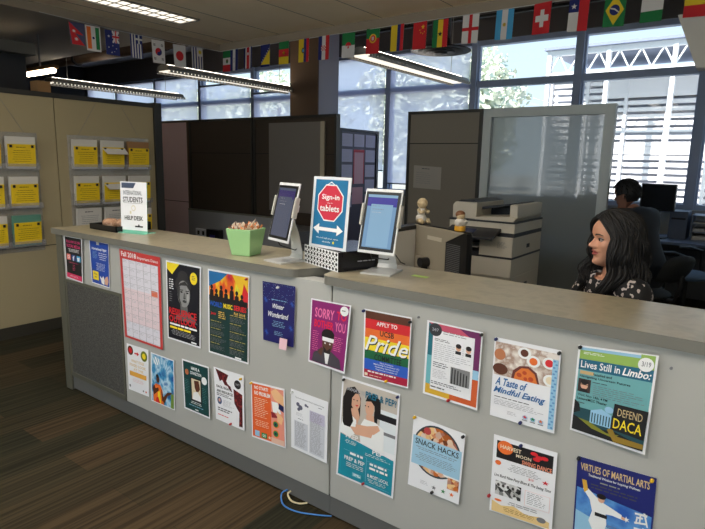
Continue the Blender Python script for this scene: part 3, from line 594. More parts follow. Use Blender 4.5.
# 9 newsletter
S = flyer('newsletter', 'white newsletter flyer framed in teal, pink, purple and orange, top row', .014, [(.99, .03, 'k'), (.5, .98, 'r')])
S.rect(.04, .02, .98, .97, K('border_teal', 28, 108, 124)); S.poly([(.04, .02), (.98, .02), (.98, .1), (.3, .12)], K('rose', 204, 84, 110)); S.poly([(.6, .02), (.98, .02), (.98, .5), (.88, .5), (.88, .14)], K('plum', 110, 34, 92)); S.poly([(.88, .5), (.98, .5), (.98, .62), (.88, .62)], lblue); S.poly([(.88, .62), (.98, .62), (.98, .97), (.5, .97), (.5, .9), (.88, .9)], K('rust', 206, 92, 44)); S.poly([(.04, .84), (.14, .84), (.5, .9), (.5, .97), (.04, .97)], K('mustard', 214, 170, 50)); S.rect(.04, .45, .13, .84, K('soft_teal', 110, 180, 190))
S.rect(.13, .1, .88, .9, WHITE); S.ell(.17, .1, .12, .085, K('badge', 50, 50, 56)); S.text('24/7', .11, .08, .23, .12, LGREY); S.lines(.32, .1, .84, .15, 2, GREY, .4); S.lines(.17, .21, .5, .25, 2, INK, .5); S.lines(.17, .27, .86, .5, 9, LGREY, .35, False, 2)
for u in (.54, .72): S.rect(u, .22, u+.14, .38, WHITE); S.ell(u+.07, .27, .045, .04, skin_l); S.ell(u+.07, .245, .05, .03, hairk); S.rect(u+.02, .31, u+.12, .35, INK)
S.lines(.17, .52, .5, .6, 3, INK, .5); S.rect(.5, .53, .84, .75, K('photo_grey', 130, 130, 132))
for i in range(6): S.rect(.52+.052*i, .54+.01*i, .54+.052*i, .75, INK, hold=True)
S.k += 1; S.lines(.17, .62, .46, .74, 6, LGREY, .35, False, 3); S.lines(.15, .78, .75, .83, 2, INK, .5, False, 4); S.lines(.15, .85, .5, .88, 1, INK, .7); done()
# 10 mindful eating
S = flyer('taste', 'white flyer reading A Taste of Mindful Eating with a photo of bowls, top row', .012, [(.03, .02, 'b'), (.98, .03, 'k'), (.5, .98, 'b')])
wood = noisemat('print_table', [c(236, 228, 220), c(206, 190, 180), c(170, 140, 124), c(228, 220, 214)], 30, .5)
S.rect(.02, .05, .98, .46, wood); S.ell(.1, .2, .09, .07, K('bread', 190, 120, 80)); S.ell(.12, .38, .12, .07, brownk)
S.poly([(.3, .46), (.32, .36), (.42, .29), (.55, .27), (.68, .33), (.73, .46)], K('bowl_rim', 110, 50, 44)); S.poly([(.34, .46), (.36, .38), (.45, .31), (.55, .3), (.65, .35), (.7, .46)], K('soup', 222, 120, 50))
for u, v, r_ in ((.42, .4, .04), (.5, .36, .035), (.6, .42, .04), (.52, .43, .03)): S.ell(u, v, r_, r_*.7, K('soup2', 190, 70, 30), 10)
for u, v, k_ in ((.62, .2, org), (.85, .18, redk), (.48, .12, brownk), (.88, .38, crm)): S.ell(u, v, .1, .07, wk); S.ell(u, v, .06, .045, k_)
S.poly([(.9, .12), (.98, .12), (.98, .96), (.9, .96)], lblue)
for i in range(22): S.ell(.925+.03*(i % 2), .14+.038*i, .02, .012, K('soft_blue', 100, 150, 200), 8, True)
S.k += 1; S.text('A Taste of', .06, .48, .56, .58, K('title_blue', 50, 110, 170), .02, .35); S.text('Mindful Eating', .04, .6, .84, .7, K('title_blue', 0, 0, 0), .02, .35)
S.lines(.06, .725, .8, .745, 1, INK, .6); S.lines(.06, .76, .86, .84, 4, LGREY, .4, False, 3); S.lines(.28, .88, .45, .93, 3, LGREY, .4)
for u, m in ((.56, redk), (.68, grn), (.8, org)): S.ell(u, .9, .04, .025, lblue, 10); S.poly(star(u, .895, .04, .026, 5), m); S.rect(u-.04, .93, u+.04, .94, GREY)
done()
# 11 limbo
S = flyer('limbo', 'teal and green flyer reading Lives Still in Limbo and DEFEND DACA, rightmost top', .022, [(.03, .02, 'k')], .001)
S.rect(.03, .02, .97, .97, K('sea', 110, 172, 176)); S.rect(.03, .04, .97, .15, K('lime', 150, 184, 90)); S.rect(.03, .02, .97, .05, lblue); S.lines(.08, .07, .4, .1, 2, wk, .5); S.rect(.03, .15, .97, .27, K('deep_teal', 24, 100, 130)); S.rect(.8, .01, .97, .15, K('lime', 0, 0, 0), True)
S.text('Lives Still in', .06, .165, .57, .245, wk, .012); S.text('Limbo:', .6, .17, .95, .25, wk, .025, .25)
S.text('DACA: Assailed and', .06, .285, .48, .315, INK); S.rect(.06, .28, .24, .318, K('tan', 200, 170, 120)); S.text('Navigating Uncertain Futures', .06, .33, .72, .36, INK); S.lines(.24, .385, .5, .4, 1, INK, .6)
S.rect(.05, .37, .22, .52, K('portrait_bg', 60, 44, 44)); S.ell(.135, .44, .05, .05, skin_l); S.ell(.135, .405, .055, .025, hairk); S.poly([(.07, .52), (.1, .48), (.17, .48), (.2, .52)], INK); S.rect(.09, .428, .18, .438, INK)
S.lines(.26, .42, .93, .55, 6, GREY, .3, False, 4); S.text('Wed, Nov 14th, 4 PM', .06, .54, .46, .57, INK); S.text('Lecture/MCC Theater', .06, .58, .46, .61, INK); S.lines(.07, .64, .2, .66, 1, INK, .6)
S.rect(.03, .7, .97, .97, K('dusk', 30, 74, 84)); S.poly([(.03, .62), (.1, .66), (.12, .74), (.03, .78)], INK)
S.rect(.26, .7, .54, .84, lblue)
for i in range(7): S.rect(.28+.038*i, .72, .295+.038*i, .83, K('dusk', 0, 0, 0), hold=True)
S.k += 1; S.poly([(.26, .7), (.4, .655), (.54, .7)], lblue); S.ell(.5, .645, .06, .035, lblue); S.poly([(.03, .8), (.2, .84), (.4, .88), (.6, .86), (.97, .92), (.97, .97), (.03, .97)], INK); S.poly([(.1, .82), (.25, .83), (.5, .9), (.66, .88), (.6, .93), (.3, .9)], K('olive', 130, 130, 40)); S.poly([(.5, .86), (.56, .82), (.62, .9), (.97, .9), (.97, .95), (.6, .97)], K('ochre', 150, 120, 40))
S.poly([(.56, .56), (.98, .56), (.97, .86), (.54, .84)], K('sign_black', 22, 22, 24)); S.text('DEFEND', .61, .6, .92, .68, K('sign_tan', 200, 176, 130), .004); S.text('DACA', .57, .71, .93, .82, yelk, .006)
t = done(); p = Sheet(*[Vector(off_wall(a, b, .0062+.021*(a-POST['limbo'][0][0])/.216)) for i, (a, b) in enumerate(POST['limbo'])], step=.0003); p.k = 8; p.ell(.87, .105, .095, .07, wk); p.text('3/19', .82, .075, .93, .125, GREY); p.mb.build('round_sticker', t, origin=t.location)
# 12 recipe
S = flyer('recipe', 'white flyer with two food photos and an orange bar, leftmost in the lower row', .004)
S.ell(.17, .13, .13, .1, brownk); S.ell(.17, .13, .08, .06, redk); S.ell(.8, .17, .15, .11, K('leaf', 110, 120, 40)); S.ell(.8, .17, .08, .06, yelk); S.poly([(.36, .15), (.48, .15), (.48, .12), (.58, .165), (.48, .21), (.48, .18), (.36, .18)], redk)
S.text('WHAT DOES', .2, .31, .8, .37, K('peach', 232, 196, 130)); S.text('FOOD LOOK', .12, .4, .88, .46, K('peach', 0, 0, 0)); S.text('AT THE', .3, .49, .76, .54, K('peach', 0, 0, 0)); S.rect(.1, .57, .9, .67, K('amber', 232, 170, 70)); S.lines(.2, .72, .8, .8, 3, K('rose_light', 230, 180, 180), .4, True); S.ell(.1, .9, .04, .03, GREY); S.ell(.75, .92, .03, .02, GREY); S.ell(.88, .92, .03, .02, org); done()
# 13 summer
S = flyer('summer', 'bright blue flyer with a dancing figure in orange, second in the lower row', .006)
sky_p = noisemat('print_sky', [c(20, 90, 160), c(60, 150, 200), c(190, 220, 236), c(30, 110, 180)], 12, .5); S.rect(.03, .02, .97, .98, sky_p); S.ell(.25, .14, .12, .08, wk)
for i in range(7): S.poly([(.5, .45), (.1+.14*i, .06), (.14+.14*i, .05)], K('ray', 100, 170, 210), True)
S.k += 1; S.ell(.3, .5, .07, .075, brownk); S.ell(.28, .44, .06, .04, hairk); S.poly([(.1, .98), (.1, .7), (.2, .6), (.4, .6), (.5, .7), (.56, .98)], org); S.poly([(.28, .98), (.3, .76), (.38, .72), (.44, .98)], yelk); S.poly([(.06, .72), (.14, .62), (.2, .7), (.32, .66), (.34, .72), (.14, .84)], brownk); S.poly([(.44, .66), (.54, .82), (.7, .7), (.9, .66), (.88, .7), (.72, .76), (.58, .94), (.48, .9)], brownk); S.poly([(.86, .7), (.97, .68), (.97, .98), (.84, .98)], K('moss', 120, 150, 60)); S.poly([(.2, .98), (.24, .88), (.32, .86), (.4, .98)], redk); done()
# 14 teal
S = flyer('teal', 'dark green flyer with a framed portrait in its centre, third in the lower row', .012)
S.rect(.04, .03, .97, .97, K('bottle_green', 18, 66, 66)); S.text('HAVE A', .35, .1, .66, .16, wk, .03); S.text('CONNECTION', .3, .19, .72, .25, wk, .02); S.rect(.3, .3, .72, .78, K('frame_dark', 30, 30, 32)); S.rect(.34, .33, .68, .74, K('parchment', 222, 208, 176)); S.poly([(.44, .36), (.62, .34), (.66, .5), (.54, .6), (.46, .5)], brownk); S.poly([(.36, .74), (.4, .6), (.56, .56), (.68, .66), (.68, .74)], wk); S.ell(.18, .23, .07, .06, K('rust2', 190, 110, 70)); S.ell(.83, .3, .1, .075, wk); S.lines(.08, .38, .27, .68, 9, K('sage', 80, 130, 130), .4); S.lines(.75, .45, .93, .75, 9, K('sage', 0, 0, 0), .4); S.lines(.25, .78, .75, .84, 2, wk, .5, True); S.lines(.12, .86, .88, .89, 1, lblue, .5, True); S.rect(.45, .92, .58, .94, wk); done()
# 15 grit
S = flyer('grit', 'white flyer with dark red ink splotches down the right side, lower row', .006, [(.93, .07, 'y'), (.55, .97, 'r')])
blood = noisemat('print_dark_red', [c(110, 20, 28), c(60, 14, 20), c(150, 50, 50)], 50, .5)
S.poly([(.06, .02), (.5, .08), (.42, .2), (.52, .3), (.36, .28), (.28, .2), (.2, .24), (.1, .08)], blood); S.poly([(.44, .24), (.56, .28), (.62, .38), (.5, .33)], blood); S.poly([(.66, .3), (.95, .36), (.94, .95), (.82, .96), (.84, .7), (.74, .62), (.68, .56)], blood); S.ell(.8, .2, .11, .08, INK); S.text('24/7', .73, .18, .87, .22, LGREY)
S.text('RACE, RIGHTS', .08, .32, .6, .375, INK, .02); S.text('AND RESOURCES', .08, .4, .64, .45, INK, .02); S.lines(.08, .47, .64, .53, 2, INK, .6); S.ell(.17, .61, .08, .07, K('photo_blue', 70, 90, 130)); S.ell(.17, .6, .035, .035, skin_l); S.lines(.3, .57, .66, .7, 6, LGREY, .4); S.lines(.1, .74, .66, .82, 2, INK, .65, False, 5); S.lines(.1, .87, .62, .91, 1, redk, .5); done()
# 16 no stress
S = flyer('nostress', 'orange and white flyer with a colourful paper collage side, lower row', .004, [(.03, .03, 'y')])
S.rect(.03, .03, .6, .97, K('hot_orange', 236, 100, 44)); S.text('NO START?', .1, .06, .52, .12, wk, .03); S.text('NO PROBLEM', .1, .15, .58, .22, wk, .03); S.lines(.1, .27, .52, .62, 11, crm, .35, False, 5); S.lines(.1, .66, .54, .78, 4, crm, .35, True, 6)
S.rect(.1, .85, .24, .95, lblue); S.rect(.3, .86, .46, .95, grn); S.text('GO', .33, .88, .43, .93, wk); S.poly(star(.54, .91, .05, .035), crm)
S.rect(.6, .03, .97, .97, K('collage_pink', 236, 150, 130)); S.poly([(.6, .1), (.75, .03), (.97, .14), (.97, .3), (.7, .22)], K('peach2', 244, 190, 140)); S.poly([(.62, .26), (.8, .26), (.9, .44), (.66, .44)], wk); S.poly([(.84, .26), (.97, .3), (.97, .4), (.82, .36)], navyk); S.poly([(.6, .44), (.7, .44), (.8, .52), (.62, .54)], K('wine', 150, 40, 50)); S.poly([(.78, .4), (.95, .5), (.9, .62), (.78, .58)], K('peach2', 0, 0, 0))
for v in (.64, .8): S.ell(.74, v, .09, .065, K('collage_orange', 240, 130, 60)); S.ell(.73, v, .07, .05, grn); S.ell(.73, v, .03, .022, navyk)
S.rect(.6, .88, .97, .97, K('stripe_skin', 232, 190, 170)); done()
# 17 white text
S = flyer('textwhite', 'plain white two column text flyer with small grey sketches, left of the large teal poster', .012, [(.05, .05, 'w')])
S.text('Tips from a Suicide Watch Student Group', .12, .1, .9, .13, GREY); S.lines(.75, .15, .88, .17, 1, GREY, .6)
for u, v, r_ in ((.2, .22, .05), (.27, .26, .06), (.22, .3, .04), (.42, .19, .035), (.47, .2, .025)): S.ell(u, v, r_, r_*.7, K('sketch', 90, 90, 110), 9)
S.lines(.15, .36, .38, .42, 3, LGREY, .4); S.lines(.2, .45, .4, .47, 1, INK, .5)
S.rect(.1, .5, .48, .95, K('pale', 206, 208, 216)); S.rect(.53, .24, .93, .95, K('pale', 0, 0, 0)); S.rect(.53, .24, .93, .42, K('pale_lilac', 196, 190, 212)); S.lines(.12, .52, .46, .93, 22, GREY, .4, False, 7); S.lines(.55, .26, .91, .93, 36, GREY, .4, False, 8); done()
# 18 PREP
S = flyer('prep', 'large teal poster with a photo of a couple reading PREP & PEP?, lower row', .004, [(.04, .03, 'k'), (.97, .03, 'b'), (.5, .97, 'r')])
tq = K('turquoise', 24, 140, 162); S.rect(.03, .02, .97, .58, K('photo_bg', 196, 186, 176)); S.rect(.7, .2, .97, .58, K('window_bright', 226, 232, 236)); S.rect(.62, .24, .97, .3, INK); S.rect(.6, .24, .66, .5, INK); S.rect(.66, .4, .97, .43, GREY)
S.poly([(.03, .56), (.97, .64), (.97, .98), (.03, .98)], tq)
# woman with long hair left, man right
S.poly([(.06, .4), (.04, .2), (.12, .1), (.26, .08), (.36, .16), (.36, .34), (.3, .44), (.12, .46)], hairk); S.ell(.27, .2, .085, .085, skin_l, 18); S.poly([(.2, .28), (.32, .27), (.36, .34), (.3, .46), (.14, .46), (.14, .36)], skin_l); S.poly([(.03, .5), (.06, .36), (.16, .33), (.3, .38), (.32, .5), (.2, .57), (.03, .55)], wk); S.poly([(.06, .44), (.04, .22), (.1, .1), (.24, .065), (.34, .12), (.26, .13), (.205, .18), (.2, .3), (.25, .4), (.2, .47), (.09, .47)], hairk)
S.ell(.52, .22, .075, .085, skin_l, 18); S.poly([(.44, .17), (.48, .11), (.58, .08), (.7, .12), (.71, .24), (.62, .28), (.6, .19), (.54, .155)], hairk); S.poly([(.46, .3), (.6, .28), (.62, .36), (.5, .38)], skin_l); S.poly([(.36, .44), (.44, .34), (.64, .34), (.78, .38), (.8, .6), (.4, .58)], wk); S.poly([(.3, .42), (.5, .4), (.68, .36), (.72, .4), (.62, .46), (.4, .48), (.3, .48)], skin_l); S.poly([(.2, .46), (.4, .44), (.6, .46), (.58, .5), (.3, .52)], skin_l)
for u, v in ((.24, .19), (.3, .19), (.45, .21), (.5, .21)): S.ell(u, v, .012, .006, INK, 8, True)
S.k += 1; S.poly([(.27, .235), (.33, .23), (.3, .25)], redk)
S.text('WHAT IS', .1, .085, .42, .12, LGREY); S.text('PREP & PEP?', .44, .07, .96, .135, K('prep_teal', 20, 110, 140), .02)
S.text('PREP', .14, .53, .36, .58, wk, .02); S.text('PEP', .62, .6, .8, .645, wk, .02); S.lines(.12, .6, .36, .64, 3, wk, .4, True, 3); S.lines(.5, .66, .95, .69, 2, wk, .4, False, 4)
S.lines(.2, .71, .5, .75, 1, wk, .8, True, 8); S.text('PREP & PEP', .14, .76, .5, .8, wk, .02); S.lines(.56, .74, .92, .82, 2, wk, .75, True, 9); S.lines(.16, .82, .5, .87, 3, wk, .4, True, 5); S.text('& MOST LOCAL', .56, .85, .92, .885, wk, .02); S.lines(.56, .9, .9, .94, 3, wk, .4, True, 6)
for a, b, c_, d in ((.12, .7, .52, .702), (.54, .73, .94, .732), (.53, .7, .535, .94), (.54, .95, .94, .952)): S.rect(a, b, c_, d, lblue, hold=True)
S.k += 1; S.rect(.3, .9, .46, .94, K('panel_teal', 110, 180, 196)); S.lines(.32, .91, .45, .935, 2, wk, .6); done()
# 19 snack hacks
S = flyer('snack', 'white flyer reading SNACK HACKS over a round bowl photo, lower row', .012, [(.03, .02, 'y'), (.97, .04, 'k'), (.5, .97, 'k')])
S.ell(.5, .4, .47, .36, K('plate_rim', 50, 60, 70), 36); S.ell(.5, .4, .44, .335, food, 36); S.ell(.75, .64, .1, .05, wk); S.ell(.3, .15, .07, .05, K('berry', 190, 70, 70)); S.rect(.76, .68, .97, .84, food)
S.rect(.03, .26, .97, .66, K('pale_blue', 160, 200, 224)); S.text('SNACK HACKS', .08, .29, .92, .37, INK, .012); S.lines(.1, .4, .9, .45, 2, GREY, .4, True, 2); S.lines(.08, .48, .92, .6, 5, GREY, .35, True, 3); S.lines(.25, .86, .42, .92, 3, LGREY, .4)
for u, m in ((.52, GREY), (.7, grn), (.86, org)): S.poly(star(u, .9, .05, .035), m)
done()
# 20 swing dance
S = flyer('swing', 'white flyer with a black Swing Dance banner, lower row second from right', .01, [(.45, .04, 'b'), (-.01, .8, 'r')])
S.rect(.06, .06, .95, .28, K('banner_black', 26, 22, 24)); S.ell(.2, .13, .13, .085, org); S.text('HARVEST', .12, .1, .46, .15, crm, .02); S.text('MOON', .38, .165, .62, .205, crm, .02); S.text('SWING DANCE', .48, .22, .94, .275, K('peach_red', 240, 150, 120), .02)
for i, (u, v) in enumerate(((.66, .1), (.74, .13), (.82, .12), (.7, .16))): S.ell(u, v, .06, .025, redk, 8)
S.ell(.1, .34, .05, .03, org); S.poly(star(.86, .42, .06, .03), redk); S.lines(.25, .32, .8, .42, 5, GREY, .35, True, 3); S.text('$10', .6, .42, .68, .45, redk); S.text('Live Band: New Pony Blues & The Swing Time', .05, .48, .95, .53, INK, .01, .3)
S.rect(.08, .57, .5, .75, K('photo_white', 214, 214, 214))
S.rect(.08, .57, .5, .75, noisemat('print_band_photo', [c(20, 20, 20), c(60, 60, 60), c(230, 230, 230), c(24, 24, 24)], 60, .5, 'voronoi'))
for i in range(5): S.ell(.13+.08*i, .62, .024, .022, K('ink_face', 60, 56, 56), 8, True)
S.k += 1; S.rect(.56, .58, .95, .78, K('pale_red', 236, 206, 206)); S.rect(.57, .585, .94, .775, WHITE); S.lines(.6, .6, .9, .76, 7, GREY, .35, False, 4)
S.poly([(.04, .84), (.2, .88), (.4, .84), (.6, .9), (.8, .87), (.96, .9), (.96, .98), (.04, .98)], K('sand', 232, 200, 140)); S.ell(.14, .82, .06, .015, org); S.lines(.3, .8, .8, .85, 2, GREY, .4, True, 5); S.lines(.22, .89, .75, .95, 3, K('gold_ink', 160, 120, 40), .5, True, 6); S.ell(.84, .9, .07, .035, GREY); done()
# 21 martial arts
S = flyer('martial', 'blue Virtues of Martial Arts flyer with a leaping figure in white, lower row right', .006, [(.02, .02, 'k'), (.95, .03, 'y')])
mb_sky = noisemat('print_blue_sky', [c(40, 90, 180), c(90, 150, 214), c(30, 74, 160)], 9, .5); S.rect(0, 0, 1, 1, K('martial_navy', 26, 34, 110)); S.poly([(.02, .34), (.98, .42), (.98, .98), (.02, .98)], mb_sky); S.poly([(.02, .6), (.5, .7), (.6, .98), (.02, .98)], lblue)
S.text('VIRTUES OF MARTIAL ARTS', .05, .06, .93, .14, K('gold2', 220, 190, 130), .015); S.text('Traditional Wisdom for Inspiring Wellness', .16, .16, .82, .195, wk, .01); S.lines(.32, .22, .66, .25, 1, K('dim_gold', 150, 150, 130), .6); S.lines(.1, .26, .9, .33, 2, INK, .5, True)
S.poly([(.24, .56), (.2, .44), (.1, .34), (.14, .31), (.3, .4), (.36, .43), (.48, .46), (.62, .5), (.64, .55), (.5, .54), (.42, .55), (.44, .66), (.4, .78), (.36, .98), (.26, .98), (.28, .8), (.2, .68)], wk); S.poly([(.4, .72), (.56, .84), (.68, .9), (.64, .96), (.5, .9), (.36, .84)], wk); S.poly([(.08, .24), (.14, .24), (.17, .34), (.12, .38)], K('glove', 220, 170, 60)); S.ell(.35, .4, .045, .04, skin_l); S.ell(.35, .37, .06, .03, hairk); S.poly([(.28, .56), (.44, .56), (.44, .6), (.28, .6)], INK); S.poly(star(.68, .53, .05, .035, 6), wk); S.poly([(.62, .51), (.67, .52), (.66, .55), (.62, .54)], skin_l)
for k in range(2):   # two brush characters
    u0, v0 = .78, .42+.16*k
    for a in (((0, 0), (.15, -.01), (.15, .015), (0, .02)), ((.02, .04), (.1, .03), (.1, .05), (.02, .06)), ((.06, 0), (.08, 0), (.075, .1), (.055, .1)), ((.0, .1), (.14, .08), (.14, .1), (0, .12)), ((.1, -.02), (.125, -.02), (.17, .12), (.15, .12)), ((.02, .06), (.04, .06), (.03, .12), (.01, .12))):
        S.poly([(u0+p[0], v0+p[1]) for p in a], wk, True)
S.k += 1; S.lines(.45, .66, .8, .95, 12, GREY, .4, False, 9); done()
# stray pins and tacks
for (x, z, lab) in ((-.165, .975, 'small dark tack stuck beside the rightmost top flyer'), (-.97, .972, 'small tack stuck beside the rainbow flyer')):
    tag(MB().cyl((x, -.003, z), (x, -.01, z), .004, GREY, 10).build('push_pin', origin=(x, -.003, z)), lab, 'pin')

# ============================================================ FLAGS
fw_, fh = .145, .236
strm = pc('string', 190, 190, 190)
def fc(n, r, g, b): return pc('flag_'+n, r, g, b, .8)
FR, FW, FB, FG, FY, FK = fc('red', 200, 34, 44), fc('white', 214, 212, 214), fc('navy', 28, 40, 110), fc('green', 24, 120, 66), fc('yellow', 228, 196, 40), fc('black', 24, 22, 24)
FS = fc('sky', 70, 160, 214)
def V3(S, a, b, c_): S.rect(0, 0, .333, 1, a, True); S.rect(.333, 0, .667, 1, b, True); S.rect(.667, 0, 1, 1, c_)
def H3(S, a, b, c_): S.rect(0, 0, 1, .333, a, True); S.rect(0, .333, 1, .667, b, True); S.rect(0, .667, 1, 1, c_)
def f_nepal(S): S.rect(0, 0, 1, 1, fc('slate', 70, 76, 110)); S.poly([(0, 0), (.9, .55), (.35, .5), (.95, 1), (.1, 1)], FR); S.poly(star(.28, .4, .14, .09, 8), FW); S.poly(star(.4, .75, .16, .1, 8), FW)
def f_india(S): S.rect(0, 0, 1, 1, FW); S.rect(.08, .05, .36, .92, fc('saffron', 226, 110, 40)); S.rect(.66, .05, .92, .92, FG); S.ell(.51, .48, .08, .05, FB)
def f_aus(S):
    S.rect(0, 0, 1, 1, FB); S.poly([(.5, 0), (.6, 0), (1, .44), (1, .5), (.9, .5), (.5, .08)], FW); S.poly([(1, 0), (1, .08), (.6, .5), (.5, .5), (.5, .44), (.9, 0)], FW); S.rect(.68, 0, .84, .5, FW); S.rect(.5, .18, 1, .32, FW); S.rect(.72, 0, .8, .5, FR); S.rect(.5, .21, 1, .29, FR)
    for u, v, r_ in ((.25, .25, .1), (.2, .7, .06), (.5, .62, .05), (.4, .9, .06), (.75, .72, .05), (.6, .85, .04)): S.poly(star(u, v, r_, r_*.65, 7), FW, True)
    S.k += 1
def f_greece(S):
    S.rect(0, 0, 1, 1, FB)
    for i in range(4): S.rect(.12+.22*i, 0, .23+.22*i, 1, FW, True)
    S.k += 1; S.rect(.45, 0, 1, .38, FB); S.rect(.66, 0, .78, .38, FW); S.rect(.45, .15, 1, .23, FW)
def f_korea(S):
    S.rect(0, 0, 1, 1, FW); S.ell(.5, .5, .26, .17, FR); S.poly([(.5+.26*math.cos(a), .5+.17*math.sin(a)) for a in [PI*i/12-PI/2 for i in range(13)]], FB); S.ell(.5, .415, .13, .085, FR, 12); S.ell(.5, .585, .13, .085, FB, 12)
    for u, v in ((.2, .2), (.8, .2), (.2, .8), (.8, .8)): 
        for k in range(3): S.poly([(u-.1, v-.05+.04*k), (u+.08, v-.03+.04*k), (u+.08, v-.01+.04*k), (u-.1, v-.03+.04*k)], FK, True)
    S.k += 1
def f_japan(S): S.rect(0, 0, 1, 1, FW); S.ell(.5, .5, .32, .22, FR)
def f_uru(S):
    S.rect(0, 0, 1, 1, FW)
    for i in range(4): S.rect(.1+.24*i, 0, .21+.24*i, 1, FB, True)
    S.k += 1; S.rect(.5, 0, 1, .4, FW); S.poly(star(.75, .2, .18, .12, 9, inner=.6), FY)
def f_mex(S): H3(S, FG, FW, FR); S.ell(.5, .5, .14, .1, fc('brown', 100, 80, 50)); S.ell(.5, .54, .09, .05, FG)
def f_hon(S):
    V3(S, FB, FW, FB)
    for i, (u, v) in enumerate(((.5, .5), (.44, .42), (.56, .42), (.44, .58), (.56, .58))): S.poly(star(u, v, .05, .03), FB, True)
    S.k += 1
def f_cr(S): S.rect(0, 0, 1, 1, FB); S.rect(.16, 0, .84, 1, FW); S.rect(.32, 0, .68, 1, FR); S.ell(.5, .3, .1, .07, FW)
def f_bos(S):
    S.rect(0, 0, 1, 1, FB); S.poly([(1, .22), (1, .9), (.02, .9)], FY)
    for i in range(7): S.poly(star(.9-.13*i, .2+.095*i, .06, .04), FW, True)
    S.k += 1
def f_cam(S): H3(S, FG, FR, FY); S.poly(star(.5, .5, .16, .1), FY)
def f_ecu(S): S.rect(0, 0, .5, 1, FY); S.rect(.5, 0, .75, 1, FB); S.rect(.75, 0, 1, 1, FR); S.ell(.45, .5, .17, .12, fc('brown', 0, 0, 0)); S.ell(.45, .5, .09, .07, FS)
def f_cro(S):
    V3(S, FB, FW, FR); S.rect(.28, .4, .7, .62, FR)
    for i in range(4):
        for j in range(4):
            if (i+j) % 2: S.rect(.28+.105*i, .4+.055*j, .385+.105*i, .455+.055*j, FW, True)
    S.k += 1
def f_alg(S): S.rect(0, 0, 1, .5, FG, True); S.rect(0, .5, 1, 1, FW); S.ell(.5, .52, .22, .15, FR); S.rect(.3, .52, .7, .7, FW); S.poly(star(.5, .58, .12, .08), FR)
def f_por(S): S.rect(0, 0, 1, .4, FG, True); S.rect(0, .4, 1, 1, FR); S.ell(.5, .4, .27, .18, FY); S.ell(.5, .4, .2, .13, FR); S.rect(.42, .33, .58, .47, FW)
def f_col(S): S.rect(0, 0, .5, 1, FY); S.rect(.5, 0, .75, 1, FB); S.rect(.75, 0, 1, 1, FR)
def f_chi(S):
    S.rect(0, 0, 1, 1, FR); S.poly(star(.72, .2, .15, .1), FY)
    for u, v in ((.5, .3), (.58, .4), (.72, .44), (.84, .38)): S.poly(star(u, v, .05, .035), FY, True)
    S.k += 1
def f_gha(S): V3(S, FG, FY, FR); S.poly(star(.5, .52, .17, .11), FK)
def f_eng(S): S.rect(0, 0, 1, 1, FW); S.rect(.4, 0, .6, 1, FR); S.rect(0, .44, 1, .56, FR)
def f_arg(S): V3(S, FS, FW, FS); S.poly(star(.5, .5, .12, .08, 12, inner=.6), fc('gold', 190, 160, 60))
def f_swi(S): S.rect(0, 0, 1, 1, FR); S.rect(.4, .22, .62, .78, FW); S.rect(.14, .4, .88, .6, FW)
def f_chl(S): S.rect(0, 0, .5, 1, FW); S.rect(.5, 0, 1, 1, FR); S.rect(0, 0, .5, .4, FB); S.poly(star(.25, .22, .16, .1), FW)
def f_bra(S): S.rect(0, 0, 1, 1, FG); S.poly([(.5, .05), (.93, .5), (.5, .95), (.07, .5)], FY); S.ell(.5, .5, .24, .16, FB); S.poly([(.3, .42), (.5, .45), (.72, .56), (.7, .6), (.5, .5), (.28, .46)], FW)
def f_nig(S): S.rect(0, 0, 1, .3, FG, True); S.rect(0, .3, 1, .68, FW, True); S.rect(0, .68, 1, 1, FG)
def f_bel(S): H3(S, FK, FY, FR)
LEFT = [(f_nepal, 1.24, 'dark blue flag with a red double pennant, leftmost on the flag string'), (f_india, 1.4, 'Indian flag of saffron, white and green, second from the left'), (f_aus, 1.6, 'Australian flag with a union canton, third from the left'),
        (f_greece, 1.875, 'Greek flag in blue and white stripes, fourth from the left'), (f_korea, 2.13, 'South Korean flag beside the Japanese flag'), (f_japan, 2.40, 'Japanese flag with a red disc on white'), (f_uru, 2.65, 'Uruguayan flag with thin stripes at the ceiling corner')]
RIGHT = [(f_mex, -5.4, 'Mexican flag right of the ceiling corner'), (f_hon, -5.27, 'Honduran flag, blue white blue with small stars'), (f_cr, -5.03, 'Costa Rican flag with a wide red middle stripe'), (f_bos, -4.76, 'Bosnian flag with a yellow triangle and stars'),
         (f_cam, -4.475, 'Cameroonian flag with a yellow star on the red band'), (f_ecu, -4.184, 'Ecuadorian flag with an emblem, above the brown column'), (f_cro, -3.908, 'Croatian flag with a red checked shield'), (f_alg, -3.596, 'Algerian flag, green over white with red crescent'),
         (f_por, -3.297, 'Portuguese flag, green over red with a round crest'), (f_col, -3.011, 'Colombian flag of plain yellow, blue and red'), (f_chi, -2.767, 'Chinese red flag with yellow stars'), (f_gha, -2.562, 'Ghanaian flag with a black star'),
         (f_eng, -2.271, 'English flag, a red cross on white'), (f_arg, -1.965, 'Argentine flag of pale blue and white with a sun'), (f_swi, -1.647, 'Swiss flag, a white cross on red'), (f_chl, -1.37, 'Chilean flag with a white star on blue'),
         (f_bra, -1.109, 'Brazilian flag, green with a yellow diamond'), (f_nig, -.854, 'green, white and green flag right of the Brazilian flag'), (f_bel, -.58, 'black, yellow and red flag at the right picture edge')]
rnd = random.Random(11)
for fn, y, lab in LEFT:
    zt = 2.775+rnd.uniform(-.01, .01); k = rnd.uniform(-.02, .02); w = fw_/2*1.05
    S = Sheet((-5.535, y-w, zt), (-5.535+k, y+w, zt+.004), (-5.53+k, y+w, zt-fh*(.86 if fn is f_nepal else 1)+.002), (-5.53, y-w+rnd.uniform(0, .01), zt-fh*(.86 if fn is f_nepal else 1)), FW, step=.0003); fn(S)
    tag(S.mb.build('flag', origin=(-5.535, y, zt)), lab, 'flag', 'world flags on the string')
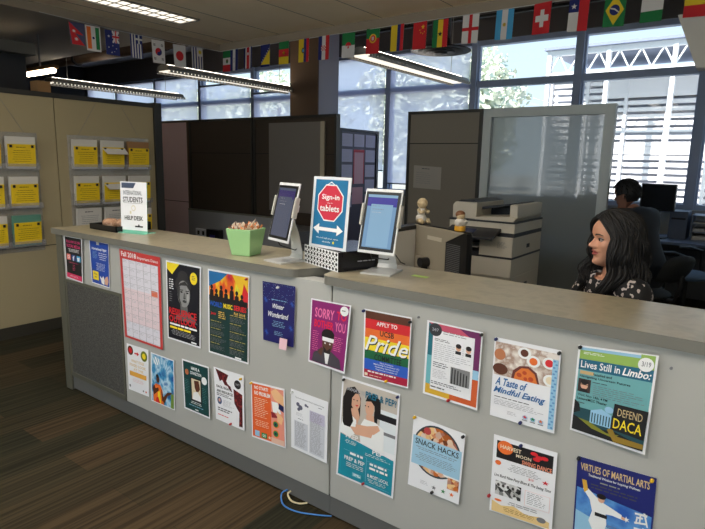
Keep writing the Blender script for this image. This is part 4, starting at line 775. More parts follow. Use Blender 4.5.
for fn, x, lab in RIGHT:
    zt = 2.79+rnd.uniform(-.006, .006); k = rnd.uniform(-.02, .02); w = fw_/2
    S = Sheet((x-w, 2.985, zt), (x+w, 2.985+k, zt+.003), (x+w-.004, 2.98+k, zt-fh), (x-w-.004, 2.98, zt-fh+.002), FW, step=.0003); fn(S)
    tag(S.mb.build('flag', origin=(x, 2.985, zt)), lab, 'flag', 'world flags on the string')
tag(MB().tube([(-5.537, .9, 2.80), (-5.537, 1.6, 2.782), (-5.537, 2.3, 2.782), (-5.53, 2.99, 2.79), (-4.5, 2.99, 2.792), (-3.0, 2.99, 2.793), (-1.5, 2.99, 2.793), (.5, 2.99, 2.795)], .003, strm, 6).build('flag_string', origin=(-5.53, 2.99, 2.79)), 'thin white string of the flag bunting along the ceiling edge', 'string')
# ============================================================ ON THE COUNTER
ZC = 1.0705
# help desk sign in acrylic holder
def frame_axes(c_, az, tilt, w, h):
    a, t_ = R(az), R(tilt); n = Vector((math.cos(a)*math.cos(t_), math.sin(a)*math.cos(t_), math.sin(t_))); rt = Vector((-math.sin(a), math.cos(a), 0)); up = n.cross(rt)
    c_ = Vector(c_); return c_-rt*w/2+up*h/2, c_+rt*w/2+up*h/2, c_+rt*w/2-up*h/2, c_-rt*w/2-up*h/2, n, rt, up
tl, tr, br, bl, n, rt, up = frame_axes((-3.05, .188, 1.232), -77.4, 2, .206, .288)
t = thing('sign_holder', (-3.05, .2, ZC), 'white sign reading STUDENTS HELP DESK in a clear acrylic stand', 'sign'); o = t.location
S = Sheet(tl, tr, br, bl, WHITE, step=.0003); S.poly([(.05, .02), (.6, .02), (.5, .13), (.05, .13)], K('slate_blue', 60, 72, 96)); S.text('INTERNATIONAL', .12, .18, .82, .27, K('slate_grey', 90, 94, 104)); S.text('STUDENTS', .1, .31, .85, .42, INK, .02); S.rect(.12, .435, .84, .44, INK)
S.ell(.5, .54, .08, .06, K('pale_gold', 214, 206, 176)); S.ell(.5, .54, .06, .045, WHITE); S.rect(.36, .6, .42, .66, K('pale_gold', 0, 0, 0)); S.text('HELP DESK', .16, .7, .86, .79, INK, .015); S.rect(.55, .9, .85, .93, INK); S.poly([(.66, .9), (.7, .86), (.74, .9)], INK)
S.mb.build('sign_card', t, origin=o)
edge = seethrough('acrylic_edge_green', c(150, 226, 200), .35, .1, .1)
m = MB(); q = n*.003; m.T = None
bk = [p-n*.0008 for p in (tl, tr, br, bl)]; m.add(bk+[p-n*.003 for p in bk], [(3,2,1,0), (4,5,6,7)], acr); m.add(bk+[p-n*.003 for p in bk], [(0,1,5,4), (1,2,6,5), (2,3,7,6), (3,0,4,7)], edge); m.build('acrylic_back', t, origin=o)
b0 = Vector((bl.x, bl.y, ZC)); b1 = Vector((br.x, br.y, ZC)); nn = Vector((n.x, n.y, 0)).normalized()
m = MB(); v = [b0-nn*.07, b1-nn*.07, b1+nn*.03, b0+nn*.03]; m.add(v+[p+Vector((0, 0, .004)) for p in v], [(3,2,1,0), (4,5,6,7), (0,1,5,4), (1,2,6,5), (2,3,7,6), (3,0,4,7)], edge)
m.add([bl, br, b1, b0]+[bl-n*.003, br-n*.003, b1-nn*.003, b0-nn*.003], [(0,1,2,3), (7,6,5,4), (0,4,5,1), (1,5,6,2), (3,2,6,7), (0,3,7,4)], edge); m.build('acrylic_foot', t, origin=o)
# black tray with tan rolls
t = thing('desk_tray', (-3.3, .2, ZC), 'black open tray on the left end of the counter beside the help desk sign', 'tray'); o = t.location
MB().box(-3.44, -3.14, .12, .36, ZC, ZC+.006, black_m).box(-3.44, -3.14, .12, .126, ZC, ZC+.035, black_m).box(-3.44, -3.14, .354, .36, ZC, ZC+.05, black_m).box(-3.44, -3.434, .12, .36, ZC, ZC+.035, black_m).box(-3.146, -3.14, .12, .36, ZC, ZC+.035, black_m).build('tray', t, origin=o)
rollm = noisemat('tan_roll', [c(196, 160, 130), c(160, 116, 88), c(214, 184, 156)], 30, .8)
for i, (x, y) in enumerate(((-3.33, .2), (-3.25, .24))):
    tag(MB().tube([(x-.04, y-.02, ZC+.036), (x-.02, y-.01, ZC+.038), (x+.02, y+.012, ZC+.038), (x+.04, y+.02, ZC+.036)], [.022, .03, .03, .022], rollm, 14).build('tan_roll', smooth=True, origin=(x, y, ZC+.01)), ('tan roll lying in the black tray, nearer the picture left', 'tan roll lying in the black tray against the help desk sign')[i], 'roll')
# green pot
t = thing('planter_pot', (-1.995, .11, ZC), 'pale green square tapered pot filled with white and orange petals', 'pot', rz=R(14))
gm = pc('green_glaze', 158, 204, 142, .25, coat=.4); gi = pc('green_glaze_inside', 120, 160, 100, .5)
m = MB(); a, b, h = .05, .069, .128
def ring(s, z): return [(-s, -s, z), (s, -s, z), (s, s, z), (-s, s, z)]
m.add(ring(a, 0)+ring(b, h)+ring(b-.007, h)+ring(b-.012, h-.03), [(3,2,1,0)]+[(i+4*k, (i+1) % 4+4*k, (i+1) % 4+4*k+4, i+4*k+4) for k in range(3) for i in range(4)], gm)
m.add(ring(b-.0121, h-.03), [(0,1,2,3)], gi); m.build('pot_body', t, bevel=.003)
rnd = random.Random(2); m = MB(); pw = pc('petal_white', 236, 216, 196); po = pc('petal_orange', 224, 140, 80); pb = pc('petal_brown', 150, 84, 50)
for i in range(170):
    x, y = rnd.uniform(-.055, .055), rnd.uniform(-.055, .055); z = h-.02+rnd.uniform(0, .02); L = rnd.uniform(.014, .034); w = rnd.uniform(.004, .009); q = rnd.uniform(0, 2*PI); tl_ = rnd.uniform(-.014, .014)
    dx, dy = math.cos(q)*w, math.sin(q)*w; mm = rnd.choice([pw, pw, pw, po, pb]); tx, ty = rnd.uniform(-.01, .01), rnd.uniform(-.01, .01)
    m.add([(x-dx, y-dy, z), (x+dx, y+dy, z), (x+dx*.8+tx, y+dy*.8+ty, z+L*.6), (x+tx*2, y+ty*2, z+L), (x-dx*.8+tx, y-dy*.8+ty, z+L*.6), (x-dy*.3+tx, y+dx*.3+ty, z+L*.5)], [(0,1,2,5), (5,2,3), (5,3,4), (0,5,4), (4,3,2,1,0)], mm)
m.add([(.02, -.01, h-.01), (.035, .005, h-.01), (.048, .0, h+.03), (.056, .0, h+.05), (.035, .0, h+.028), (.036, -.01, h+.02)], [(0,1,2,5), (5,2,3), (5,3,4), (0,5,4), (4,3,2,1,0)], pw)
pf = m.build('petals'); pf.location = t.location; pf.rotation_euler = (0, 0, R(14)); tag(pf, 'heap of white and orange dried petals filling the green pot', 'petals', kind='stuff')
# tablets on aluminium stands
scr1 = mat('tablet_screen_page', (.02, .02, .02), .2, emit=c(108, 146, 182), estr=.9); scr2 = mat('tablet_screen_header', (.02, .02, .02), .2, emit=c(44, 40, 138), estr=1)
scr3 = mat('tablet_screen_card', (.02, .02, .02), .2, emit=c(128, 166, 194), estr=.9); scd = mat('tablet_screen_dim', (.02, .02, .02), .12, emit=c(66, 72, 92), estr=1); scdh = mat('tablet_screen_dim_header', (.02, .02, .02), .12, emit=c(46, 36, 90), estr=1)
def tablet(c_, az, tilt, w, h, foot, lab, dim, footrot):
    tl, tr, br, bl, n, rt, up = frame_axes(c_, az, tilt, w, h); ct = Vector(c_); T = Matrix((( rt.x, up.x, n.x, ct.x), (rt.y, up.y, n.y, ct.y), (rt.z, up.z, n.z, ct.z), (0, 0, 0, 1)))
    t = thing('tablet_stand', (foot[0], foot[1], ZC), lab, 'tablet'); o = t.location
    def L(): q = MB(); q.T = T; return q
    L().box(-w/2, w/2, -h/2, h/2, -.009, -.001, whitep_m).build('tablet_body', t, origin=o, bevel=.003)
    L().box(-w/2+.006, w/2-.006, -h/2+.012, h/2-.012, -.001, .0005, black_m).build('bezel', t, origin=o)
    e = .018; a, b = w/2-e, h/2-.024
    S = Sheet(T @ Vector((-a, b, .001)), T @ Vector((a, b, .001)), T @ Vector((a, -b, .001)), T @ Vector((-a, -b, .001)), step=.0003)
    S.rect(0, 0, 1, 1, scd if dim else scr1); S.rect(0, .05, 1, .22, scdh if dim else scr2); S.rect(.14 if not dim else .08, .18, .88, .98, scd if dim else scr3); S.rect(0, 0, 1, .05, scr3 if not dim else scd)
    S.text('Sign in', .2, .205, .45, .225, GREY, .01); S.lines(.2, .27, .7, .3, 1, GREY, .4, seed=3); S.lines(.2, .33, .6, .36, 1, LGREY, .4, seed=4)
    S.mb.build('screen', t, origin=o)
    # side clamps, holder and arm
    for s in (-1, 1): L().box(s*w/2-.006 if s < 0 else w/2-.004, s*w/2+.004 if s < 0 else w/2+.006, -.02, .07, -.016, .008, cream_m).build('clamp', t, origin=o, bevel=.003)
    L().box(-w/2, w/2, .01, .04, -.022, -.011, whitep_m).build('clamp_bar', t, origin=o)
    hub = T @ Vector((0, .01, -.02)); f0 = Vector((foot[0], foot[1], ZC+.006)); back = Vector((-n.x, -n.y, 0)).normalized()
    fr_ = Vector((math.cos(footrot), math.sin(footrot), 0)); sd = Vector((-fr_.y, fr_.x, 0))
    m = MB(); P0 = f0-fr_*.065; mid = P0+Vector((0, 0, .03))
    pts = [f0-fr_*.02, P0+fr_*.008+Vector((0, 0, .003)), P0+Vector((0, 0, .02)), P0.lerp(hub, .55)+back*.012, hub]; vs = []; wd = [.045, .045, .042, .03, .024]
    for p, q in zip(pts, wd): vs += [p-sd*q, p+sd*q, p+sd*q-back*.0-fr_*.004-Vector((0, 0, .002)), p-sd*q-fr_*.004-Vector((0, 0, .002))]
    fs = [(0,3,2,1)]+[(i*4+j, i*4+(j+1) % 4, i*4+4+(j+1) % 4, i*4+4+j) for i in range(4) for j in range(4)]+[(16,17,18,19)]
    m.add(vs, fs, alu_m); m.build('arm', t, origin=o)
    m = MB(); q = [f0-fr_*.075-sd*.065, f0-fr_*.075+sd*.065, f0+fr_*.075+sd*.065, f0+fr_*.075-sd*.065]; q = [Vector((p.x, p.y, ZC)) for p in q]
    m.add(q+[p+Vector((0, 0, .006)) for p in q], [(3,2,1,0), (4,5,6,7), (0,1,5,4), (1,2,6,5), (2,3,7,6), (3,0,4,7)], alu_m); m.build('base_plate', t, origin=o)
    low = T @ Vector((-w*.2, -h/2+.01, -.014)); m = MB()
    m.tube([low, low+Vector((-.0, 0, -.03))+back*.02, f0+Vector((0, 0, .04))+back*.05, f0+Vector((0, 0, .07))+back*.09, Vector((f0.x, f0.y, ZC+.02))+back*.16, Vector((f0.x, f0.y, ZC+.006))+back*.2], .0028, black_m, 6); m.build('charging_cord', t, origin=o, smooth=True)
tablet((-1.704, .062, 1.297), -106, 14, .172, .262, (-1.735, .11), 'smaller looking sign-in tablet turned to the left, on an aluminium stand beside the green pot', True, R(-100))
tablet((-1.242, .130, 1.288), -87.3, 13.4, .172, .262, (-1.265, .19), 'sign-in tablet with a blue page facing the viewer on the right counter top', False, R(-78))
# patterned black box and sign
t = thing('storage_box', (-1.5, .26, ZC), 'black box with a black and white lattice front, under the sign-in sign', 'box'); o = t.location
ang = math.atan2(-.085, .25); ax = Vector((math.cos(ang), math.sin(ang), 0)); ay = Vector((-ax.y, ax.x, 0)); A = Vector((-1.655, .15, ZC)); wB, dB, hB = .275, .27, .082
def bx(p): return A+ax*p[0]+ay*p[1]+Vector((0, 0, p[2]))
m = MB(); m.T = Matrix(((ax.x, ay.x, 0, A.x), (ax.y, ay.y, 0, A.y), (0, 0, 1, A.z), (0, 0, 0, 1))); m.box(0, wB, 0, dB, 0, hB, pc('glossy_black', 22, 22, 30, .18)).box(-.002, wB+.002, .02, dB+.002, hB-.02, hB+.002, pc('glossy_black', 0, 0, 0)); m.build('box_body', t, origin=o)
S = Sheet(bx((0, -.001, hB)), bx((wB, -.001, hB)), bx((wB, -.001, 0)), bx((0, -.001, 0)), step=.0004); S.rect(0, 0, 1, 1, wk)
for i in range(11):
    for j in range(4):
        u, v_ = (i+.5)/11, (j+.5)/4; S.poly([(u-.037, v_), (u, v_-.105), (u+.037, v_), (u, v_+.105)], INK, True)
        if i < 10 and j < 3: S.poly([(u+.0455-.02, v_+.125), (u+.0455, v_+.125-.055), (u+.0455+.02, v_+.125), (u+.0455, v_+.125+.055)], INK, True)
S.mb.build('lattice_front', t, origin=o)
S = Sheet(bx((wB+.0025, .02, hB)), bx((wB+.0025, dB, hB)), bx((wB+.0025, dB, 0)), bx((wB+.0025, .02, 0)), step=.0003); S.lines(.3, .5, .8, .6, 1, LGREY, .7); S.mb.build('side_lettering', t, origin=o)
tl, tr, br, bl, n, rt, up = frame_axes((-1.490, .118, 1.305), -97.3, 5.4, .2257, .303)
t = thing('sign_board', (-1.469, .125, ZC+hB), 'blue and red sign reading Sign-in tablets with a double arrow, standing on the lattice box', 'sign'); o = t.location
S = Sheet(tl, tr, br, bl, pc('sign_white', 224, 226, 230), thick=.003, step=.0004); sb = K('sign_blue', 24, 112, 158); sr = K('sign_red', 206, 44, 66)
S.rect(.07, .04, .93, .96, sb)
def octo(r_): return [(.5+r_*math.cos(PI/8+PI*i/4)*1.0, .36+r_*.745*math.sin(PI/8+PI*i/4)) for i in range(8)]
S.poly(octo(.37), wk); S.poly(octo(.345), sr); S.poly([(.4, .105), (.5, .065), (.6, .105), (.58, .11), (.5, .08), (.42, .11)], wk)
S.text('Sign-in', .27, .24, .74, .335, wk, .018); S.text('using the', .42, .355, .58, .37, wk); S.text('tablets', .24, .39, .76, .48, wk, .018)
S.poly([(.1, .73), (.26, .655), (.26, .705), (.74, .705), (.74, .655), (.9, .73), (.74, .805), (.74, .755), (.26, .755), (.26, .805)], wk)
S.text('We will call your name', .2, .845, .8, .87, wk, .01); S.text('shortly', .38, .895, .6, .92, wk, .01); S.ell(.68, .905, .025, .018, yelk)
S.mb.build('sign_card', t, origin=o)
# ============================================================ BEHIND THE COUNTER
wood_g = pc('desk_laminate_grey', 120, 116, 108, .5)
t = thing('work_desk', (-1.2, .4, 0), 'staff work desk behind the counter that carries the monitor', 'desk'); o = t.location
MB().box(-3.3, -1.0, .08, .72, .71, .74, wood_g).box(-2.3, -1.0, .72, 1.75, .71, .74, wood_g).build('desktop', t, origin=o)
for x, y in ((-3.25, .4), (-1.05, .68), (-1.05, 1.7), (-2.25, 1.7)): MB().box(x-.025, x+.025, y-.025, y+.025, 0, .71, kick_m).build('leg', t, origin=o)
# monitor seen from the back
t = thing('monitor', (-1.6, 1.36, .74), 'beige and black computer monitor seen from behind, two figurines on top', 'monitor'); o = t.location
az = R(-116); n = Vector((math.cos(az), math.sin(az), 0)); rt = Vector((-math.sin(az), math.cos(az), 0)); ct = Vector((-1.60, 1.34, .965))
T = Matrix(((rt.x, 0, n.x, ct.x), (rt.y, 0, n.y, ct.y), (0, 1, 0, ct.z), (0, 0, 0, 1)))
def L(): q = MB(); q.T = T; return q
bg = pc('monitor_back_beige', 150, 140, 122, .45)
w, h = .54, .34
L().box(-w/2, w/2, -h/2, h/2, -.03, -.008, black_m).build('screen_frame', t, origin=o, bevel=.004)
L().prism([(-w/2+.005, -h/2+.005), (w/2-.2, -h/2+.005), (w/2-.2, .09), (w/2-.03, h/2-.005), (-w/2+.005, h/2-.005)], 2, -.008, .012, bg).build('back_cover', t, origin=o, bevel=.004)
m = L(); m.prism([(w/2-.2, -h/2+.005), (w/2-.003, -h/2+.005), (w/2-.003, h/2-.01), (w/2-.03, h/2-.005), (w/2-.2, .09)], 2, -.008, .01, black_m)
for i in range(22): m.box(w/2-.19, w/2-.06, -h/2+.02+.011*i, -h/2+.024+.011*i, .01, .012, dg)
m.build('vent_grille', t, origin=o)
L().box(-.12, .03, .085, .11, .012, .013, pc('cover_badge', 190, 180, 160)).build('badge', t, origin=o)
m = L(); m.box(-.2, -.14, -.10, -.03, .012, .05, bg).build('mount_plate', t, origin=o, bevel=.004)
L().cyl((-.11, -.06, .012), (-.11, -.06, .07), .03, black_m, 16).box(-.125, -.095, -.225, -.06, .02, .05, black_m).build('neck', t, origin=o)
m = MB(); fz = ct-rt*.11+n*.02; m.box(fz.x-.12, fz.x+.12, fz.y-.09, fz.y+.09, .741, .755, black_m).build('foot', t, origin=o, bevel=.003)
# figurines
fig = noisemat('figurine_ivory', [c(222, 200, 160), c(200, 174, 132)], 40, .6); figw = pc('figurine_white', 230, 222, 210); 
def onmon(u): return ct+rt*u+Vector((0, 0, h/2+.0))+n*(-.012)
p = onmon(-.235)
t = thing('figurine', p, 'ivory baby figurine sitting on the left corner of the monitor', 'figurine', rz=R(-20)); t.scale = (1.5,)*3
MB().ball((0, 0, .022), .024, figw, 10, (1.1, .9, .95)).ball((0, 0, .052), .02, figw, 10, (.95, .8, 1.1)).build('torso', t, smooth=True)
MB().ball((.005, 0, .088), .0235, fig, 12, (1, .95, .98)).ball((.028, 0, .085), .006, fig, 6).ball((.004, -.022, .09), .006, fig, 6).build('head', t, smooth=True)
for s in (-1, 1):
    MB().tube([(.002, s*.017, .062), (.018, s*.02, .05), (.032, s*.012, .056)], [.008, .0075, .0065], fig, 8).build('arm', t, smooth=True)
    MB().tube([(.0, s*.014, .012), (.022, s*.02, .016), (.034, s*.016, .006)], [.012, .011, .008], fig, 8).build('leg', t, smooth=True)
p = onmon(.17)
t = thing('figurine', p, 'small figurine with brown hair and a yellow base on the monitor, beside the copier', 'figurine', rz=R(-20)); t.scale = (1.3,)*3
MB().lathe([(.024, 0), (.026, .004), (.024, .022), (.02, .024)], pc('figurine_yellow', 220, 160, 40), 16).build('base', t, smooth=True)
MB().lathe([(.022, .023), (.027, .036), (.024, .048), (.014, .056)], figw, 16).build('torso', t, smooth=True)
MB().ball((0, 0, .068), .02, fig, 12).build('head', t, smooth=True); MB().ball((-.003, 0, .075), .0215, pc('figurine_brown', 130, 84, 50), 12, (1, 1, .8)).build('hair', t, smooth=True)
for s in (-1, 1): MB().tube([(.004, s*.022, .048), (.018, s*.02, .04), (.024, s*.008, .046)], [.007, .006, .005], figw, 8).build('arm', t, smooth=True)
# computer tower + carton behind
t = thing('computer_tower', (-1.88, 1.25, .74), 'grey white computer tower with a dark top standing left of the monitor', 'computer'); o = t.location
MB().box(-1.90, -1.835, 1.2, 1.6, .741, 1.10, pc('tower_grey', 232, 230, 224)).build('case', t, origin=o, bevel=.004); MB().box(-1.905, -1.83, 1.195, 1.605, 1.10, 1.125, black_m).build('top_cover', t, origin=o)
MB().box(-1.89, -1.845, 1.196, 1.2, .80, .815, black_m).build('drive_slots', t, origin=o)
t = thing('paper_bag', (-2.1, 1.4, .74), 'crumpled brown paper bag behind the facing tablet', 'bag'); o = t.location
m = MB(); k = 14; vs = []; rnd = random.Random(8)
for j, z in enumerate((0, .12, .22, .30, .36)):
    for i in range(k): a = 2*PI*i/k; r_ = (.1, .1, .095, .08, .05)[j]*(1+.12*math.sin(3*a+j)+rnd.uniform(-.05, .05)); vs.append((o.x+r_*math.cos(a), o.y+r_*.8*math.sin(a), .741+z+rnd.uniform(-.012, .012)*(j > 0)))
m.add(vs, [(j*k+i, j*k+(i+1) % k, (j+1)*k+(i+1) % k, (j+1)*k+i) for j in range(4) for i in range(k)]+[tuple(range(k))[::-1], tuple(range(4*k, 5*k))], pc('bag_brown', 112, 96, 76, .9)); m.build('bag_body', t, origin=o)
m = MB(); m.tube([(o.x-.04, o.y, 1.09), (o.x-.03, o.y, 1.14), (o.x+.03, o.y, 1.14), (o.x+.04, o.y, 1.09)], .003, pc('bag_brown', 0, 0, 0), 6); m.build('handle', t, origin=o)
# copier
t = thing('copier', (-1.72, 2.5, 0), 'large beige and black office copier behind the counter', 'copier'); o = t.location
cp = pc('copier_cream', 196, 188, 172, .5); cpd = pc('copier_dark', 40, 40, 44, .4); x0, x1, y0, y1 = -1.985, -1.465, 2.2, 2.82
for i in range(3):
    dr = MB().box(x0, x1, y0-.004, y0+.02, .06+.21*i, .26+.21*i, cp).build('paper_drawer', t, origin=o, bevel=.003)
    MB().box(x0+.2, x1-.2, y0-.008, y0-.004, .2+.21*i, .23+.21*i, cpd).build('drawer_handle', dr, origin=o)
MB().box(x0, x1, y0+.02, y1, .05, .7, cp).box(x0, x1, y0, y1, .70, .84, cp).build('body', t, origin=o, bevel=.004)
MB().box(x0-.003, x1+.003, y0-.003, y1, .84, .855, cpd).build('seam_band', t, origin=o)
MB().box(-1.72, x1, y0, y1, .855, 1.0, cp).box(x0, -1.72, y0+.3, y1, .855, 1.0, cpd).box(x0, -1.72, y0, y0+.3, .855, .875, cpd).box(x0, x0+.02, y0+.02, y1, .855, 1.0, cpd).build('output_section', t, origin=o)
MB().box(-1.99, -1.75, y0+.03, y0+.28, .9, .905, wsh).build('output_tray', t, origin=o)
S = Sheet((-1.7, y0-.001, .98), (-1.48, y0-.001, .98), (-1.48, y0-.001, .87), (-1.7, y0-.001, .87), step=.0004); S.lines(.55, .15, .9, .6, 6, GREY, .4); S.mb.build('instruction_label', t, origin=o)
MB().box(x0, x1, y0+.02, y1, 1.0, 1.03, cpd).box(x0+.0, x1, y0+.02, y1, 1.03, 1.10, cp).box(x0-.002, x1+.002, y0+.015, y1, 1.10, 1.112, cpd).build('scanner_bed', t, origin=o)
m = MB(); m.prism([(y0-.14, .985), (y0+.02, 1.035), (y0+.02, 1.06), (y0-.14, 1.005)], 0, x0+.02, x1-.1, cpd); m.build('control_panel', t, origin=o, bevel=.003)
m = MB(); m.add([(x0+.08, y0-.12, 1.0135), (x0+.25, y0-.12, 1.0135), (x0+.25, y0-.02, 1.048), (x0+.08, y0-.02, 1.048)], [(0,1,2,3)], pc('panel_screen', 60, 66, 96, .1)); m.build('panel_screen', t, origin=o)
MB().prism([(x0, 1.112), (x0+.2, 1.112), (x0+.2, 1.235), (x0+.02, 1.235), (x0, 1.21)], 1, y0+.06, y1-.03, cp).build('document_feeder', t, origin=o, bevel=.005)
MB().prism([(x0+.02, 1.235), (x0+.19, 1.235), (x0+.15, 1.255), (x0+.05, 1.25)], 1, y0+.1, y1-.06, cpd).build('feeder_lid', t, origin=o)
MB().prism([(x0+.2, 1.112), (x1-.02, 1.112), (x1, 1.14), (x1-.04, 1.15), (x0+.2, 1.13)], 1, y0+.04, y1-.03, cp).build('platen_cover', t, origin=o)
MB().prism([(x0+.2, 1.18), (x1-.05, 1.235), (x1-.05, 1.245), (x0+.2, 1.2)], 1, y0+.16, y1-.08, cpd).build('feed_tray', t, origin=o)
MB().box(x0+.2, x1-.06, y0+.34, y1-.03, 1.13, 1.2, cpd).build('feeder_recess', t, origin=o)
MB().box(x1-.06, x1, y0+.06, y1-.03, 1.14, 1.235, cp).build('end_guide', t, origin=o, bevel=.005)
for (z0, yy) in ((.9, 2.5), (.6, 2.5)): MB().box(x1, x1+.002, yy, yy+.06, z0, z0+.03, cpd).build('side_handle', t, origin=o)
tag(MB().box(-1.12, -1.05, .16, .19, ZT+.001, ZT+.0016, pc('sticky_green', 190, 220, 120)).build('sticky_note', origin=(-1.08, .32, ZT)), 'pale green sticky note on the right counter top in front of the copier', 'note')
bpy.data.objects['sticky_note'].location = (-1.09, .36, ZT+.001)
# ---- far desk by the window
t = thing('window_desk', (-.5, 5.5, 0), 'long blue grey desk under the windows at the right', 'desk'); o = t.location
wd = pc('window_desk_grey', 120, 134, 160, .35)
MB().box(-1.9, 1.6, 5.15, 5.95, .71, .74, wd).build('desktop', t, origin=o)
MB().box(-1.88, 1.58, 5.9, 5.93, 0, .71, dg).build('modesty_panel', t, origin=o)
for x in (-1.85, -.2, 1.5): MB().box(x, x+.04, 5.2, 5.9, 0, .71, dg).build('leg', t, origin=o)
def monitor2(loc, rz, lab, w=.5, h=.3, zc=.3, scr=None):
    t = thing('monitor', loc, lab, 'monitor', rz=rz)
    MB().box(-w/2, w/2, -.02, .02, zc-h/2, zc+h/2, black_m).build('screen_frame', t, bevel=.004)
    MB().box(-w/2+.015, w/2-.015, -.021, -.02, zc-h/2+.015, zc+h/2-.015, scr or pc('screen_off', 16, 16, 20, .15)).build('screen', t)
    MB().box(-.03, .03, .02, .04, .01, zc, black_m).build('neck', t); MB().box(-.12, .12, -.08, .1, 0, .012, black_m).build('foot', t)
monitor2((-1.03, 5.45, .74), R(-12), 'black monitor on the window desk behind the seated man', .37, .3, .46)
t = thing('computer_tower', (-.86, 5.55, .74), 'grey computer case on the window desk beside the black monitor', 'computer'); o = t.location
MB().box(-.9, -.72, 5.5, 5.85, .741, 1.05, pc('case_grey_blue', 96, 104, 122)).build('case', t, origin=o, bevel=.004); MB().box(-.88, -.74, 5.496, 5.5, .96, .98, black_m).build('drive_slot', t, origin=o)
t = thing('desk_organizer', (-.35, 5.6, .74), 'desk organizer with shelves of papers under the window at the right edge', 'organizer'); o = t.location
for i in range(4): MB().box(-.68, .2, 5.5, 5.85, .741+.09*i, .749+.09*i, wd).build('shelf', t, origin=o)
for x in (-.68, -.25, .19): MB().box(x, x+.01, 5.5, 5.85, .741, 1.02, wd).build('divider', t, origin=o)
rnd = random.Random(6)
for i in range(3):
    for j in range(2):
        x = -.66+.44*j; z = .75+.09*i
        tag(MB().box(x, x+.3, 5.49, 5.8, z, z+rnd.uniform(.015, .05), wsh).build('paper_pile', origin=(x, 5.5, z)), '%s pile of white paper in the %s side of the desk organizer' % (('lowest', 'middle', 'topmost')[i], ('left', 'right')[j]), 'papers')
monitor2((-1.42, 4.0, .74), R(-100), 'pale screen seen beside the frosted partition, in front of the seated man', .4, .28, .38, mat('pale_screen', (.5, .5, .6), emit=c(190, 196, 220), estr=.6))
t = thing('side_desk', (-1.3, 4.0, 0), 'dark desk in front of the seated man behind the frosted partition', 'desk'); o = t.location
MB().box(-2.2, -1.28, 3.55, 4.6, .71, .74, dg).build('desktop', t, origin=o)
for x, y in ((-2.15, 3.6), (-1.33, 3.6), (-2.15, 4.55), (-1.33, 4.55)): MB().box(x-.02, x+.02, y-.02, y+.02, 0, .71, dg).build('leg', t, origin=o)
# ---- chairs
def office_chair(loc, rz, lab, seat_m, sz=.46, back_h=.5):
    """faces local +y"""
    t = thing('office_chair', loc, lab, 'chair', rz=rz)
    for k in range(5):
        a = 2*PI*k/5+.3; e = (.27*math.cos(a), .27*math.sin(a), .07)
        ba = MB().tube([(0, 0, .1), (e[0]*.6, e[1]*.6, .085), e], [.03, .02, .016], black_m, 8).build('base_arm', t)
        MB().cyl((e[0]-.012, e[1], .03), (e[0]+.012, e[1], .03), .03, black_m, 12).cyl((e[0], e[1], .03), (e[0], e[1], .075), .007, black_m, 6).build('castor', ba)
    MB().cyl((0, 0, .09), (0, 0, sz-.05), .025, black_m, 12).build('gas_column', t)
    MB().ball((0, .0, sz-.02), .24, seat_m, 12, (1, .98, .2)).build('seat', t, smooth=True)
    m = MB(); vs = []; nu, nv = 10, 12
    for side in (0, 1):
        for j in range(nv+1):
            for i in range(nu+1):
                u = i/nu*2-1; v_ = j/nv; ww = .22*math.sqrt(max(0, 1-abs(2*v_-1)**4))+.002
                y = -.24-.10*v_**1.5+.05*(u*u)-.03*math.sin(v_*PI)+(-.045 if side else 0)*math.sqrt(max(0, 1-u**4)*max(0, 1-abs(2*v_-1)**4))
                vs.append((u*ww, y, sz+.1+back_h*v_))
    N = (nu+1)*(nv+1); fs = []
    for j in range(nv):
        for i in range(nu): a = j*(nu+1)+i; fs += [(a, a+1, a+nu+2, a+nu+1), (N+a, N+a+nu+1, N+a+nu+2, N+a+1)]
    m.add(vs, fs, seat_m); m.build('backrest', t, smooth=True)
    MB().tube([(0, -.05, sz-.05), (0, -.28, sz-.04), (0, -.32, sz+.08), (0, -.31, sz+.22)], .018, black_m, 8).build('back_bar', t)
    for s in (-1, 1): MB().tube([(s*.2, -.05, sz-.04), (s*.27, -.05, sz), (s*.27, -.04, sz+.2), (s*.27, .05, sz+.21), (s*.27, .16, sz+.2)], [.014, .014, .016, .024, .02], black_m, 8).build('armrest', t)
ch1 = pc('chair_black_fabric', 26, 28, 28, .9); ch2 = pc('chair_blue_grey', 84, 104, 128, .8)
office_chair((-.22, .95, 0), R(118), 'black office chair the woman sits on, its back rising at the right', ch1, .53, .44)
office_chair((-.58, 4.55, 0), R(80), 'empty blue grey office chair in front of the window desk', ch2, .52, .5)
office_chair((-.80, 3.5, 0), R(70), 'dark office chair under the man in the black jacket', ch1, .5, .24)

# ============================================================ PEOPLE
def interp(tab, x):
    if x <= tab[0][0]: return tab[0][1]
    for i in range(len(tab)-1):
        if x <= tab[i+1][0]:
            a, b = tab[i], tab[i+1]; t_ = (x-a[0])/(b[0]-a[0])
            m0 = (b[1]-tab[i-1][1])/(b[0]-tab[i-1][0]) if i > 0 else (b[1]-a[1])/(b[0]-a[0]); m1 = (tab[i+2][1]-a[1])/(tab[i+2][0]-a[0]) if i+2 < len(tab) else (b[1]-a[1])/(b[0]-a[0])
            d = b[0]-a[0]; return (2*t_**3-3*t_**2+1)*a[1]+(t_**3-2*t_**2+t_)*d*m0+(-2*t_**3+3*t_**2)*b[1]+(t_**3-t_**2)*d*m1
    return tab[-1][1]
FP = [(0, .040), (.005, .062), (.015, .079), (.026, .082), (.036, .078), (.043, .0765), (.050, .082), (.056, .0845), (.0615, .0815), (.067, .0865), (.073, .0855), (.080, .0815), (.095, .0825), (.108, .081), (.118, .0805), (.128, .0825), (.140, .0865), (.155, .088), (.172, .0855), (.190, .076), (.208, .060), (.222, .038), (.231, .016), (.235, 0)]
FS = [q for q in FP if not .03 < q[0] < .09]+[(.05, .0802), (.075, .0812)]; FS.sort()
